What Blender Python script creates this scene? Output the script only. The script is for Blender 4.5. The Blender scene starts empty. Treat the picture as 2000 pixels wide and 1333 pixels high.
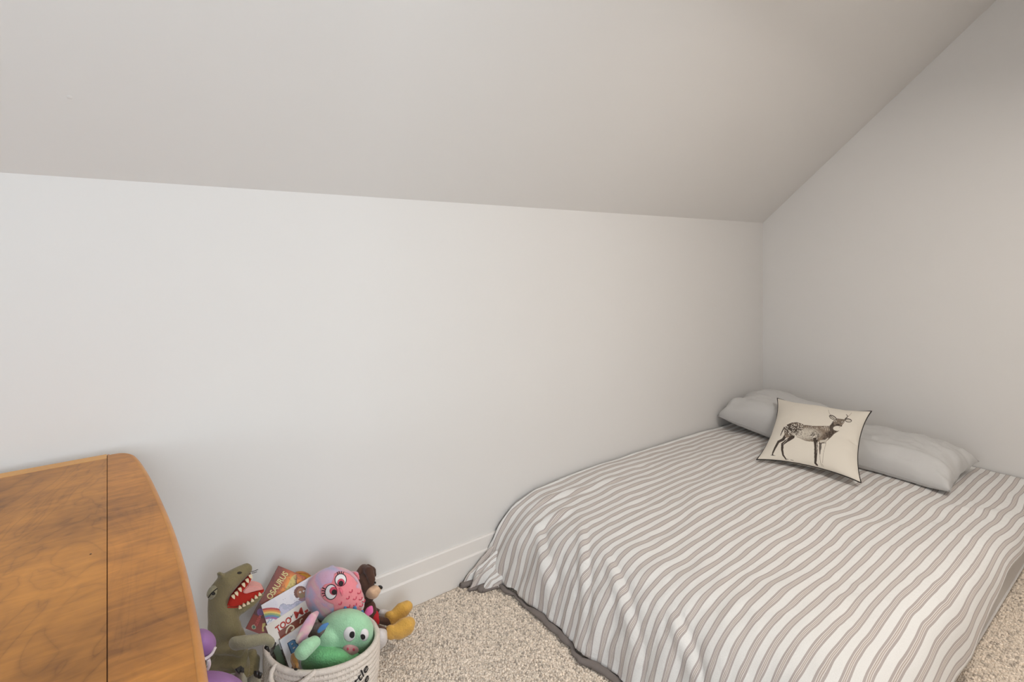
import bpy, bmesh, math, random
import numpy as np
from mathutils import Vector, Matrix
from mathutils.bvhtree import BVHTree

random.seed(7)
rng = np.random.default_rng(7)
S = bpy.context.scene
COL = S.collection

# ------------------------------------------------------------------ camera
FPX, CX, CY, CAM_H = 1040.0, 1000.0, 494.0, 1.3
_n = math.hypot(.6054, .7963)
FW = np.array([.6054/_n, .7963/_n, 0.0])
RT = np.array([FW[1], -FW[0], 0.0])
UP = np.array([0, 0, 1.0])
CAM = np.array([0, 0, CAM_H])
cam = bpy.data.cameras.new('camera')
cam.sensor_width = 36.0
cam.sensor_fit = 'HORIZONTAL'
cam.lens = 36.0*FPX/2000.0
cam.shift_y = -(666.5-CY)/2000.0
cam.clip_start = 0.02
cam_o = bpy.data.objects.new('camera', cam)
COL.objects.link(cam_o)
cam_o.matrix_world = Matrix(((RT[0], 0, -FW[0], 0), (RT[1], 0, -FW[1], 0), (0, 1, 0, CAM_H), (0, 0, 0, 1)))
S.camera = cam_o

# ------------------------------------------------------------------ world, light, exposure
W = bpy.data.worlds.new('sky')
S.world = W
W.use_nodes = True
W.node_tree.nodes['Background'].inputs[0].default_value = (0.80, 0.905, 1.0, 1)
W.node_tree.nodes['Background'].inputs[1].default_value = 12.0
S.cycles.max_bounces = 5
S.cycles.glossy_bounces = 2
S.cycles.transmission_bounces = 2
S.cycles.caustics_reflective = False
S.cycles.caustics_refractive = False
S.view_settings.view_transform = 'Standard'
S.view_settings.look = 'None'
S.view_settings.gamma = 1.0
S.view_settings.use_curve_mapping = False
S.view_settings.exposure = -0.46
FILL_POWER = 34.0  # unseen pendant added to fill the bed side of the room
FILL_LAMP_X, FILL_LAMP_Y, FILL_LAMP_Z = 1.75, -.12, 2.2

ROOM_X0, ROOM_X1 = -3.6, 3.436      # left gable, right gable (bed head)
KNEE_Y, BACK_Y = 1.791, -1.8        # knee wall in view, wall behind the camera
KNEE_Z, FLAT_Z = 1.496, 2.80
TAN = 0.891                         # roof pitch
SLOPE_TOP_Y = KNEE_Y-(FLAT_Z-KNEE_Z)/TAN

# ------------------------------------------------------------------ pixel helpers (frame 2000 x 1333)
def ray(x, y):
    return FW+RT*(x-CX)/FPX-UP*(y-CY)/FPX
def on_y(x, y, Y):
    r = ray(x, y); return CAM+r*(Y/r[1])
def on_x(x, y, X):
    r = ray(x, y); return CAM+r*(X/r[0])
def on_z(x, y, z):
    r = ray(x, y); return CAM+r*((z-CAM_H)/r[2])
def depth_at(x, Y):
    return Y/ray(x, 0)[1]

# ------------------------------------------------------------------ materials
def srgb(r, g, b):
    f = lambda c: (c/255/12.92) if c/255 <= .04045 else ((c/255+.055)/1.055)**2.4
    return (f(r), f(g), f(b), 1)
MATS = {}
def mat(name, rgb, rough=.7, bump=None, sheen=0, var=None, attr=None, spec=.5):
    """bump=(scale,strength,distance); var=(scale,amount) brightness mottling; attr = colour attribute name"""
    if name in MATS: return MATS[name]
    m = bpy.data.materials.new(name); m.use_nodes = True
    nt = m.node_tree; b = nt.nodes['Principled BSDF']
    b.inputs['Roughness'].default_value = rough
    b.inputs['Specular IOR Level'].default_value = spec
    if sheen:
        b.inputs['Sheen Weight'].default_value = sheen
        b.inputs['Sheen Roughness'].default_value = .5
    col = None
    if attr:
        a = nt.nodes.new('ShaderNodeAttribute'); a.attribute_name = attr
        col = a.outputs['Color']
    else:
        b.inputs['Base Color'].default_value = srgb(*rgb)
    tc = nt.nodes.new('ShaderNodeTexCoord')
    if var:
        n = nt.nodes.new('ShaderNodeTexNoise'); n.inputs['Scale'].default_value = var[0]; n.inputs['Detail'].default_value = 4
        nt.links.new(tc.outputs['Object'], n.inputs['Vector'])
        mr = nt.nodes.new('ShaderNodeMapRange'); mr.inputs['From Min'].default_value = .3; mr.inputs['From Max'].default_value = .7
        mr.inputs['To Min'].default_value = 1-var[1]; mr.inputs['To Max'].default_value = 1+var[1]
        nt.links.new(n.outputs['Fac'], mr.inputs['Value'])
        mx = nt.nodes.new('ShaderNodeVectorMath'); mx.operation = 'MULTIPLY'
        if col is None:
            c = nt.nodes.new('ShaderNodeRGB'); c.outputs[0].default_value = srgb(*rgb); col = c.outputs[0]
        nt.links.new(col, mx.inputs[0]); nt.links.new(mr.outputs['Result'], mx.inputs[1])
        col = mx.outputs['Vector']
    if col is not None: nt.links.new(col, b.inputs['Base Color'])
    if bump:
        n = nt.nodes.new('ShaderNodeTexNoise'); n.inputs['Scale'].default_value = bump[0]; n.inputs['Detail'].default_value = 3
        nt.links.new(tc.outputs['Object'], n.inputs['Vector'])
        bp = nt.nodes.new('ShaderNodeBump'); bp.inputs['Strength'].default_value = bump[1]; bp.inputs['Distance'].default_value = bump[2]
        nt.links.new(n.outputs['Fac'], bp.inputs['Height']); nt.links.new(bp.outputs['Normal'], b.inputs['Normal'])
    MATS[name] = m
    return m

PAINT = (225, 222, 219)
m_wall = mat('wall_paint', PAINT, .75, spec=.3)
m_ceil = mat('ceiling_paint', (224, 221, 218), .85, spec=.2)
m_trim = mat('trim_paint', (232, 227, 222), .38)

def wood_material(name, light, dark, scale=1.0, flame=.55, rings_k=.10, stretch=(5, 1.5, 4)):
    m = bpy.data.materials.new(name); m.use_nodes = True
    nt = m.node_tree; b = nt.nodes['Principled BSDF']; L = nt.links.new
    tc = nt.nodes.new('ShaderNodeTexCoord')
    mp = nt.nodes.new('ShaderNodeMapping'); mp.inputs['Scale'].default_value = tuple(q*scale for q in stretch)
    L(tc.outputs['Object'], mp.inputs['Vector'])
    n1 = nt.nodes.new('ShaderNodeTexNoise'); n1.inputs['Scale'].default_value = 1.6; n1.inputs['Detail'].default_value = 3; n1.inputs['Distortion'].default_value = 1.6
    L(mp.outputs['Vector'], n1.inputs['Vector'])
    rings = nt.nodes.new('ShaderNodeMath'); rings.operation = 'MULTIPLY'; rings.inputs[1].default_value = 26
    L(n1.outputs['Fac'], rings.inputs[0])
    sn = nt.nodes.new('ShaderNodeMath'); sn.operation = 'SINE'; L(rings.outputs[0], sn.inputs[0])
    ab = nt.nodes.new('ShaderNodeMath'); ab.operation = 'ABSOLUTE'; L(sn.outputs[0], ab.inputs[0])
    pw = nt.nodes.new('ShaderNodeMath'); pw.operation = 'POWER'; pw.inputs[1].default_value = .35; L(ab.outputs[0], pw.inputs[0])
    # broad blotches
    n2 = nt.nodes.new('ShaderNodeTexNoise'); n2.inputs['Scale'].default_value = 4.2; n2.inputs['Detail'].default_value = 5; n2.inputs['Roughness'].default_value = .6
    L(tc.outputs['Object'], n2.inputs['Vector'])
    # cross flame
    mp3 = nt.nodes.new('ShaderNodeMapping'); mp3.inputs['Scale'].default_value = (14, 70, 10); mp3.inputs['Rotation'].default_value = (0, 0, .25)
    L(tc.outputs['Object'], mp3.inputs['Vector'])
    n3 = nt.nodes.new('ShaderNodeTexNoise'); n3.inputs['Scale'].default_value = 1; n3.inputs['Detail'].default_value = 4; n3.inputs['Distortion'].default_value = .6
    L(mp3.outputs['Vector'], n3.inputs['Vector'])
    mix = nt.nodes.new('ShaderNodeMath'); mix.operation = 'MULTIPLY_ADD'; mix.inputs[1].default_value = rings_k; L(pw.outputs[0], mix.inputs[0])
    a2 = nt.nodes.new('ShaderNodeMath'); a2.operation = 'MULTIPLY_ADD'; a2.inputs[1].default_value = 1.15; a2.inputs[2].default_value = -.22; L(n2.outputs['Fac'], a2.inputs[0])
    L(a2.outputs[0], mix.inputs[2])
    a3 = nt.nodes.new('ShaderNodeMath'); a3.operation = 'MULTIPLY_ADD'; a3.inputs[1].default_value = flame; L(n3.outputs['Fac'], a3.inputs[0]); L(mix.outputs[0], a3.inputs[2])
    cr = nt.nodes.new('ShaderNodeValToRGB')
    e = cr.color_ramp.elements
    e[0].position = .30; e[0].color = srgb(*dark)
    e[1].position = .98; e[1].color = srgb(*light)
    L(a3.outputs[0], cr.inputs['Fac']); L(cr.outputs['Color'], b.inputs['Base Color'])
    b.inputs['Roughness'].default_value = .36
    b.inputs['Specular IOR Level'].default_value = .3
    bp = nt.nodes.new('ShaderNodeBump'); bp.inputs['Strength'].default_value = .05; bp.inputs['Distance'].default_value = .002
    L(a3.outputs[0], bp.inputs['Height']); L(bp.outputs['Normal'], b.inputs['Normal'])
    return m

# ------------------------------------------------------------------ object helpers
def mesh_obj(name, verts, faces, m=None, parent=None, smooth=True, uvs=None, cols=None):
    me = bpy.data.meshes.new(name)
    me.from_pydata([tuple(map(float, v)) for v in verts], [], [tuple(map(int, f)) for f in faces])
    if smooth: me.polygons.foreach_set('use_smooth', [True]*len(me.polygons))
    if uvs is not None:
        uvs = np.asarray(uvs, float)
        ul = me.uv_layers.new(name='UVMap')
        idx = np.empty(len(me.loops), int); me.loops.foreach_get('vertex_index', idx)
        ul.data.foreach_set('uv', uvs[idx].ravel())
    if cols is not None:
        ca = me.color_attributes.new('print', 'FLOAT_COLOR', 'POINT')
        c = np.ones((len(verts), 4)); c[:, :3] = np.asarray(cols)[:, :3]
        ca.data.foreach_set('color', c.ravel())
    if m: me.materials.append(m)
    o = bpy.data.objects.new(name, me); COL.objects.link(o)
    if parent:
        o.parent = parent
        o.matrix_parent_inverse = parent.matrix_world.inverted()
    return o
def bm_obj(name, bm, m=None, parent=None, smooth=False, auto=None):
    me = bpy.data.meshes.new(name); bm.to_mesh(me); bm.free()
    if smooth: me.polygons.foreach_set('use_smooth', [True]*len(me.polygons))
    if m: me.materials.append(m)
    o = bpy.data.objects.new(name, me); COL.objects.link(o)
    if parent:
        o.parent = parent
        o.matrix_parent_inverse = parent.matrix_world.inverted()
    return o
def tag(o, label, cat, group=None, kind=None):
    o['label'] = label; o['category'] = cat
    if group: o['group'] = group
    if kind: o['kind'] = kind
    return o
def struct(o, label=None, cat=None):
    o['kind'] = 'structure'
    if label: o['label'] = label
    if cat: o['category'] = cat
    return o
def empty(name, loc):
    e = bpy.data.objects.new(name, None); COL.objects.link(e)
    e.location = tuple(map(float, loc)); e.empty_display_size = .05
    e.matrix_world = Matrix.Translation(e.location)
    return e
def add_box(bm, lo, hi, bevel=0, seg=2):
    lo, hi = Vector(lo), Vector(hi)
    r = bmesh.ops.create_cube(bm, size=1)
    for v in r['verts']:
        v.co = Vector(((lo.x+hi.x)/2+v.co.x*(hi.x-lo.x), (lo.y+hi.y)/2+v.co.y*(hi.y-lo.y), (lo.z+hi.z)/2+v.co.z*(hi.z-lo.z)))
    if bevel:
        es = list({e for v in r['verts'] for e in v.link_edges})
        bmesh.ops.bevel(bm, geom=es, offset=bevel, segments=seg, affect='EDGES', profile=.5)
def box_obj(name, lo, hi, m, parent=None, bevel=0, seg=2):
    bm = bmesh.new(); add_box(bm, lo, hi, bevel, seg)
    return bm_obj(name, bm, m, parent)
def tube(pts, radii, n=10, closed=False, flat=None):
    """verts, faces of a tube along pts; flat=(axis vector, factor) squashes the section along an axis"""
    P = np.asarray(pts, float); N = len(P)
    R = np.full(N, radii) if np.isscalar(radii) else np.asarray(radii, float)
    T = (np.roll(P, -1, 0)-np.roll(P, 1, 0)) if closed else np.gradient(P, axis=0)
    T /= np.linalg.norm(T, axis=1)[:, None]+1e-12
    ref = np.array([0, 0, 1.0]) if abs(T[0][2]) < .9 else np.array([1.0, 0, 0])
    a = np.cross(T[0], ref); a /= np.linalg.norm(a)
    V = []
    for i in range(N):
        a = a-T[i]*(a@T[i]); a /= np.linalg.norm(a)+1e-12
        b = np.cross(T[i], a)
        for k in range(n):
            t = 2*math.pi*k/n
            d = a*math.cos(t)+b*math.sin(t)
            if flat is not None:
                ax = np.asarray(flat[0]); d = d-ax*(d@ax)*(1-flat[1])
            V.append(P[i]+d*R[i])
    F = []
    for i in range(N if closed else N-1):
        j = (i+1) % N
        for k in range(n):
            l = (k+1) % n
            F.append((i*n+k, i*n+l, j*n+l, j*n+k))
    if not closed:
        F.append(tuple(range(n-1, -1, -1))); F.append(tuple(range((N-1)*n, N*n)))
    return V, F
def smooth_path(pts, n):
    """Catmull-Rom resample"""
    P = np.asarray(pts, float)
    Q = np.vstack([2*P[0]-P[1], P, 2*P[-1]-P[-2]])
    out = []
    m = len(P)-1
    for t in np.linspace(0, m, n):
        i = min(int(t), m-1); f = t-i
        p0, p1, p2, p3 = Q[i], Q[i+1], Q[i+2], Q[i+3]
        out.append(.5*((2*p1)+(-p0+p2)*f+(2*p0-5*p1+4*p2-p3)*f*f+(-p0+3*p1-3*p2+p3)*f**3))
    return np.array(out)

# smooth value noise in numpy
_tab = rng.random((64, 64, 64))
def vnoise(x, y, z=0.0):
    x, y, z = np.broadcast_arrays(np.asarray(x, float), np.asarray(y, float), np.asarray(z, float))
    xi, yi, zi = np.floor(x).astype(int), np.floor(y).astype(int), np.floor(z).astype(int)
    f = lambda t: t*t*t*(t*(t*6-15)+10)
    u, v, w = f(x-xi), f(y-yi), f(z-zi)
    g = lambda a, b, c: _tab[(xi+a) & 63, (yi+b) & 63, (zi+c) & 63]
    L = lambda a, b, t: a+(b-a)*t
    return L(L(L(g(0,0,0), g(1,0,0), u), L(g(0,1,0), g(1,1,0), u), v), L(L(g(0,0,1), g(1,0,1), u), L(g(0,1,1), g(1,1,1), u), v), w)*2-1
def fbm(x, y, z=0.0, o=3):
    s = 0; a = 1
    for i in range(o):
        s = s+a*vnoise(x*2**i+17*i, y*2**i+5*i, np.asarray(z)*2**i); a *= .5
    return s

# ================================================================== STRUCTURE
# knee wall (in view), right gable wall, sloped ceiling, flat ceiling, walls behind the camera, partition
T = .12
w = box_obj('wall_back', (ROOM_X0-T, KNEE_Y, -.1), (ROOM_X1+T, KNEE_Y+T, KNEE_Z), m_wall); struct(w, 'pale warm grey knee wall below the sloped ceiling', 'wall')
def prism(name, poly, axis, a0, a1, m):
    """extrude a polygon of (p,q) along axis 'x' (p=y,q=z) or 'y' (p=x,q=z)"""
    n = len(poly); V = []
    for a in (a0, a1):
        for p, q in poly: V.append((a, p, q) if axis == 'x' else (p, a, q))
    F = [tuple(range(n)), tuple(range(2*n-1, n-1, -1))]+[(i, i+n, (i+1) % n+n, (i+1) % n) for i in range(n)]
    bm = bmesh.new()
    vs = [bm.verts.new(v) for v in V]
    for f in F: bm.faces.new([vs[i] for i in f])
    bmesh.ops.recalc_face_normals(bm, faces=bm.faces)
    return bm_obj(name, bm, m)
gable = [(KNEE_Y, -.1), (KNEE_Y, KNEE_Z), (SLOPE_TOP_Y, FLAT_Z), (BACK_Y, FLAT_Z), (BACK_Y, -.1)]
w = prism('wall_right', gable, 'x', ROOM_X1, ROOM_X1+T, m_wall); struct(w, 'pale warm grey gable wall behind the bed head', 'wall')
LY0, LY1, LZ0, LZ1 = -.35, .75, .8, 1.9
lw = empty('wall_left', (ROOM_X0, 0, 0)); lw['kind'] = 'structure'
for poly in ([(KNEE_Y, -.1), (KNEE_Y, KNEE_Z), (LY1, KNEE_Z+(KNEE_Y-LY1)*TAN), (LY1, -.1)], [(LY1, LZ1), (LY1, KNEE_Z+(KNEE_Y-LY1)*TAN), (SLOPE_TOP_Y, FLAT_Z), (LY0, FLAT_Z), (LY0, LZ1)],
             [(LY1, -.1), (LY1, LZ0), (LY0, LZ0), (LY0, -.1)], [(LY0, -.1), (LY0, FLAT_Z), (BACK_Y, FLAT_Z), (BACK_Y, -.1)]):
    o = prism('wall_section', poly, 'x', ROOM_X0-T, ROOM_X0, m_wall); o.parent = lw; o.matrix_parent_inverse = lw.matrix_world.inverted()
sl = prism('ceiling', [(KNEE_Y, KNEE_Z), (KNEE_Y+T, KNEE_Z), (KNEE_Y+T, KNEE_Z+.12), (SLOPE_TOP_Y, FLAT_Z+.2), (SLOPE_TOP_Y, FLAT_Z)], 'x', ROOM_X0-T, ROOM_X1+T, m_ceil)
struct(sl, 'pale grey sloped attic ceiling above the knee wall', 'ceiling')
w = box_obj('ceiling_flat', (ROOM_X0-T, BACK_Y-T, FLAT_Z), (ROOM_X1+T, SLOPE_TOP_Y, FLAT_Z+.12), m_ceil); struct(w)
# nail pops under the ceiling paint
def on_slope(x, y):
    r = ray(x, y); t = (KNEE_Z+TAN*KNEE_Y-CAM_H)/(r[2]+TAN*r[1]); return CAM+t*r
sn = np.array([0, -TAN, -1.0]); sn /= np.linalg.norm(sn)
for (px, py, rr) in [(1395, 58, .006), (1316, 164, .006), (1247, 262, .005), (1198, 330, .005), (1523, 170, .005), (136, 190, .006)]:
    p = on_slope(px, py); a = np.array([1.0, 0, 0]); b = np.cross(sn, a)
    V = [p+sn*.0018]; F = []
    for k in range(12):
        t = k*math.pi/6; V.append(p+(a*math.cos(t)+b*math.sin(t))*rr)
    for k in range(12): F.append((0, 1+k, 1+(k+1) % 12))
    mesh_obj('nail_pop', V, F, m_ceil, sl)
# wall behind the camera with a window opening
WX0, WX1, WZ0, WZ1 = -.9, .45, .6, 2.3
bw = empty('wall_front', (0, BACK_Y, 0)); bw['kind'] = 'structure'
for lo, hi in [((ROOM_X0-T, BACK_Y-T, -.1), (WX0, BACK_Y, FLAT_Z)), ((WX1, BACK_Y-T, -.1), (ROOM_X1+T, BACK_Y, FLAT_Z)),
               ((WX0, BACK_Y-T, -.1), (WX1, BACK_Y, WZ0)), ((WX0, BACK_Y-T, WZ1), (WX1, BACK_Y, FLAT_Z))]:
    box_obj('wall_section', lo, hi, m_wall, bw)
def window(name, axis, a0, a1, z0, z1, p, sgn):
    """frame bars, mullion, sill and a sky portal; axis 'x': the wall runs along x at y=p"""
    def bx(n, lo, hi, bev=0):
        f = (lambda t: (t[0], p+sgn*t[1], t[2])) if axis == 'x' else (lambda t: (p+sgn*t[1], t[0], t[2]))
        A, B = f(lo), f(hi); box_obj(n, tuple(map(min, A, B)), tuple(map(max, A, B)), m_trim, win, bev)
    win = empty(name, (a0, p, z0) if axis == 'x' else (p, a0, z0)); win['kind'] = 'structure'
    for lo, hi in [((a0, .03, z0), (a0+.05, .08, z1)), ((a1-.05, .03, z0), (a1, .08, z1)), ((a0+.05, .03, z0), (a1-.05, .08, z0+.05)), ((a0+.05, .03, z1-.05), (a1-.05, .08, z1)), (((a0+a1)/2-.02, .035, z0+.05), ((a0+a1)/2+.02, .075, z1-.05))]:
        bx('window_frame', lo, hi)
    bx('window_sill', (a0-.04, -.05, z0-.03), (a1+.04, .03, z0), .004)
    pl = bpy.data.lights.new(name+'_portal', 'AREA'); pl.shape = 'RECTANGLE'; pl.size = a1-a0; pl.size_y = z1-z0
    pl.cycles.is_portal = True
    po = bpy.data.objects.new(name+'_portal', pl); COL.objects.link(po)
    c = (a0+a1)/2, p+sgn*.1, (z0+z1)/2
    if axis == 'x': po.location = c; d = Vector((0, -sgn, 0))
    else: po.location = (c[1], c[0], c[2]); d = Vector((-sgn, 0, 0))
    po.rotation_euler = d.to_track_quat('-Z', 'Y').to_euler()
window('window_1', 'x', WX0, WX1, WZ0, WZ1, BACK_Y, -1)
window('fill_window', 'y', LY0, LY1, LZ0, LZ1, ROOM_X0, -1)  # unseen window added in the left gable to fill the bed head wall
# the window sits in a dormer recess: solid walls to either side of it
for _x0, _x1 in ((.5, ROOM_X1), (ROOM_X0, -.95)):
    w = box_obj('wall_dormer', (_x0, BACK_Y, 0), (_x1, -.5, FLAT_Z), m_wall); struct(w)

# baseboards: two stepped bands with a chamfered top
def baseboard(name, pts_fn, a0, a1):
    prof = [(0, 0), (.016, 0), (.016, .096), (.0135, .1), (.010, .1015), (.010, .149), (.007, .154), (0, .154)]
    V = []; n = len(prof)
    for a in (a0, a1):
        for d, z in prof: V.append(pts_fn(a, d, z))
    bm = bmesh.new(); vs = [bm.verts.new(v) for v in V]
    bm.faces.new(vs[:n]); bm.faces.new(vs[n:][::-1])
    for i in range(n): bm.faces.new([vs[i], vs[i+n], vs[(i+1) % n+n], vs[(i+1) % n]])
    bmesh.ops.recalc_face_normals(bm, faces=bm.faces)
    return bm_obj(name, bm, m_trim)
b = baseboard('baseboard_back', lambda a, d, z: (a, KNEE_Y-d, z), ROOM_X0, ROOM_X1); struct(b, 'white stepped baseboard along the knee wall', 'baseboard')
b = baseboard('baseboard_right', lambda a, d, z: (ROOM_X1-d, a, z), BACK_Y, KNEE_Y-.016); struct(b)

# floor with looped carpet
def carpet_material():
    m = bpy.data.materials.new('carpet'); m.use_nodes = True
    nt = m.node_tree; b = nt.nodes['Principled BSDF']; L = nt.links.new
    tc = nt.nodes.new('ShaderNodeTexCoord')
    v = nt.nodes.new('ShaderNodeTexVoronoi'); v.inputs['Scale'].default_value = 150; L(tc.outputs['Object'], v.inputs['Vector'])
    cr = nt.nodes.new('ShaderNodeValToRGB'); e = cr.color_ramp.elements
    e[0].position = 0; e[0].color = srgb(196, 182, 166); e[1].position = 1; e[1].color = srgb(222, 209, 194)
    L(v.outputs['Color'], cr.inputs['Fac']); L(cr.outputs['Color'], b.inputs['Base Color'])
    b.inputs['Roughness'].default_value = .95; b.inputs['Specular IOR Level'].default_value = .1
    bp = nt.nodes.new('ShaderNodeBump'); bp.inputs['Strength'].default_value = .9; bp.inputs['Distance'].default_value = .005; bp.invert = True
    L(v.outputs['Distance'], bp.inputs['Height']); L(bp.outputs['Normal'], b.inputs['Normal'])
    return m
m_carpet = carpet_material()
fl = box_obj('floor', (ROOM_X0, BACK_Y, -.1), (ROOM_X1, KNEE_Y, 0), m_carpet); struct(fl, 'beige loop pile carpet floor', 'floor')
def pile(name, x0, x1, y0, y1, step):
    nx, ny = int((x1-x0)/step), int((y1-y0)/step)
    gx, gy = np.meshgrid(np.arange(nx), np.arange(ny), indexing='ij')
    cx = x0+(gx+.5*(gy % 2))*step+rng.normal(0, .22*step, gx.shape)
    cy = y0+gy*step+rng.normal(0, .22*step, gx.shape)
    n = cx.size; cx = cx.ravel(); cy = cy.ravel()
    # loops of uneven height, some rows missing tufts
    h = .0042+.0022*rng.random(n)
    h *= np.where(vnoise(cx*120, cy*120) < -.34, .2, 1)
    ang = rng.random(n)*math.pi; ex = 1+.7*rng.random(n)
    k = np.arange(6)*math.pi/3
    def ring(rad, zf):
        lx = np.cos(k)[None]*rad*ex[:, None]; ly = np.sin(k)[None]*rad*np.ones((n, 1))
        X = cx[:, None]+lx*np.cos(ang)[:, None]-ly*np.sin(ang)[:, None]
        Y = cy[:, None]+lx*np.sin(ang)[:, None]+ly*np.cos(ang)[:, None]
        return np.stack([X, Y, np.repeat((h*zf)[:, None], 6, 1)-.0002], -1)
    V = np.concatenate([ring(.56*step, 0), ring(.50*step, .7), np.stack([cx, cy, h], -1)[:, None, :]], 1)  # n,13,3
    base = (np.arange(n)*13)[:, None]
    q = np.array([(i, (i+1) % 6, 6+(i+1) % 6) for i in range(6)]+[(i, 6+(i+1) % 6, 6+i) for i in range(6)]+[(6+i, 6+(i+1) % 6, 12) for i in range(6)])
    F = (base[:, :, None]+q[None]).reshape(-1, 3)
    me = bpy.data.meshes.new(name)
    V = V.reshape(-1, 3)
    me.vertices.add(len(V)); me.vertices.foreach_set('co', V.ravel())
    me.loops.add(F.size); me.loops.foreach_set('vertex_index', F.ravel().astype(np.int32))
    me.polygons.add(len(F)); me.polygons.foreach_set('loop_start', np.arange(0, F.size, 3, dtype=np.int32))
    me.polygons.foreach_set('loop_total', np.full(len(F), 3, dtype=np.int32))
    me.polygons.foreach_set('use_smooth', np.ones(len(F), bool))
    me.update(); me.validate()
    ca = me.color_attributes.new('print', 'FLOAT_COLOR', 'POINT')
    base_c = np.array(srgb(230, 216, 200)[:3]); 
    tone = ((1+.13*rng.normal(size=n))*np.where(rng.random(n) < .12, .62, 1)).clip(.45, 1.25)[:, None]*base_c[None]
    c = np.ones((n, 13, 4)); c[:, :, :3] = tone[:, None, :]
    ca.data.foreach_set('color', c.ravel())
    me.materials.append(mat('carpet_loop', (0, 0, 0), .95, attr='print', spec=.1))
    o = bpy.data.objects.new(name, me); COL.objects.link(o); o.parent = fl
    o['kind'] = 'stuff'
    return o
pile('carpet_loops', .28, 1.5, .9, KNEE_Y-.017, .0058)
pile('carpet_loops', 1.55, 3.42, -.05, .54, .0064)

# drum pendant out of view, added as fill for the bed and gable
lamp = empty('fill_pendant', (FILL_LAMP_X, FILL_LAMP_Y, FILL_LAMP_Z)); tag(lamp, 'unseen white drum pendant lamp added as fill beside the open side of the bed', 'lamp')
def lathe(name, prof, loc, m, parent, n=32):
    V = []; F = []
    for r, z in prof:
        for k in range(n): V.append((loc[0]+r*math.cos(2*math.pi*k/n), loc[1]+r*math.sin(2*math.pi*k/n), loc[2]+z))
    for i in range(len(prof)-1):
        for k in range(n): F.append((i*n+k, i*n+(k+1) % n, (i+1)*n+(k+1) % n, (i+1)*n+k))
    return mesh_obj(name, V, F, m, parent)
lathe('fill_lamp_rose', [(.001, 0), (.05, 0), (.045, -.02), (.001, -.025)], (FILL_LAMP_X, FILL_LAMP_Y, FLAT_Z), m_trim, lamp)
_v, _f = tube([(FILL_LAMP_X, FILL_LAMP_Y, FLAT_Z-.02), (FILL_LAMP_X, FILL_LAMP_Y, (FLAT_Z+FILL_LAMP_Z)/2), (FILL_LAMP_X, FILL_LAMP_Y, FILL_LAMP_Z+.2)], .004, 8); mesh_obj('fill_lamp_cord', _v, _f, m_trim, lamp)
lathe('fill_lamp_shade', [(.02, .2), (.19, .2), (.19, .0), (.186, .0), (.186, .196), (.02, .196)], (FILL_LAMP_X, FILL_LAMP_Y, FILL_LAMP_Z), m_trim, lamp)
m_glow = bpy.data.materials.new('fill_lamp_glass'); m_glow.use_nodes = True
_b = m_glow.node_tree.nodes['Principled BSDF']; _b.inputs['Emission Color'].default_value = (1, .9, .8, 1); _b.inputs['Emission Strength'].default_value = 1.5
lathe('fill_lamp_diffuser', [(.184, .012), (.12, .008), (.001, .006)], (FILL_LAMP_X, FILL_LAMP_Y, FILL_LAMP_Z), m_glow, lamp)
ll = bpy.data.lights.new('fill_light', 'AREA'); ll.shape = 'DISK'; ll.size = .34; ll.energy = FILL_POWER; ll.color = (1, .95, .885)
lo = bpy.data.objects.new('fill_light', ll); COL.objects.link(lo); lo.location = (FILL_LAMP_X, FILL_LAMP_Y, FILL_LAMP_Z+.002)

# ================================================================== TABLE
m_top = wood_material('honey_wood', (214, 146, 68), (110, 70, 36), 1.0, .38, .20, (3.4, 1.9, 3))
m_leaf = wood_material('rippled_wood', (212, 142, 66), (106, 68, 38), 1.0, .60, .08)
m_edge = wood_material('lit_edge_wood', (226, 160, 82), (180, 118, 60), 1.3, .2)  # paler tint puts the light caught by the rounded edge into the colour
m_strip = wood_material('pale_wood', (240, 184, 106), (206, 146, 78), 1.3, .2)
m_leg = wood_material('dark_wood', (150, 90, 44), (96, 56, 28), 1.3, .2)
TZ = .78
table = empty('wooden_table', (-.3, 1.0, 0)); tag(table, 'honey brown wooden table with bowed end board standing against the wall', 'table')
Y0, Y1 = .27, 1.727
bow_r = [(.010, 1.727), (.030, 1.723), (.046, 1.710), (.058, 1.688), (.066, 1.65), (.0755, 1.575), (.085, 1.476), (.0925, 1.37), (.099, 1.268), (.1035, 1.17), (.106, 1.06)]
bow = [tuple(p) for p in smooth_path(bow_r+[(x, 1.997-y) for x, y in bow_r[::-1]], 90)]
def plate(name, poly, z0, z1, m, parent, round_r=.006):
    bm = bmesh.new()
    vs = [bm.verts.new((x, y, z0)) for x, y in poly]
    f = bm.faces.new(vs)
    r = bmesh.ops.extrude_face_region(bm, geom=[f])
    for v in [g for g in r['geom'] if isinstance(g, bmesh.types.BMVert)]: v.co.z = z1
    bmesh.ops.recalc_face_normals(bm, faces=bm.faces)
    es = [e for e in bm.edges if abs(e.verts[0].co.z-e.verts[1].co.z) < 1e-6]
    bmesh.ops.bevel(bm, geom=es, offset=round_r, segments=4, affect='EDGES', profile=.5, clamp_overlap=True)
    o = bm_obj(name, bm, m, parent)
    return o
def inset(poly, d):
    P = np.array(poly); t_ = np.gradient(P, axis=0); t_ /= np.linalg.norm(t_, axis=1)[:, None]; n_ = np.stack([t_[:, 1], -t_[:, 0]], 1)
    return P+n_*d
bow_in = inset(bow, .013); bow_in[:, 0] = np.maximum(bow_in[:, 0], .002); bow_in[:, 1] = np.clip(bow_in[:, 1], Y0+.0015, Y1-.0015)
plate('leaf_board', [(.0006, Y1-.0015)]+[tuple(p) for p in bow_in]+[(.0006, Y0+.0015)], TZ-.025, TZ, m_leaf, table, .0004)
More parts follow.
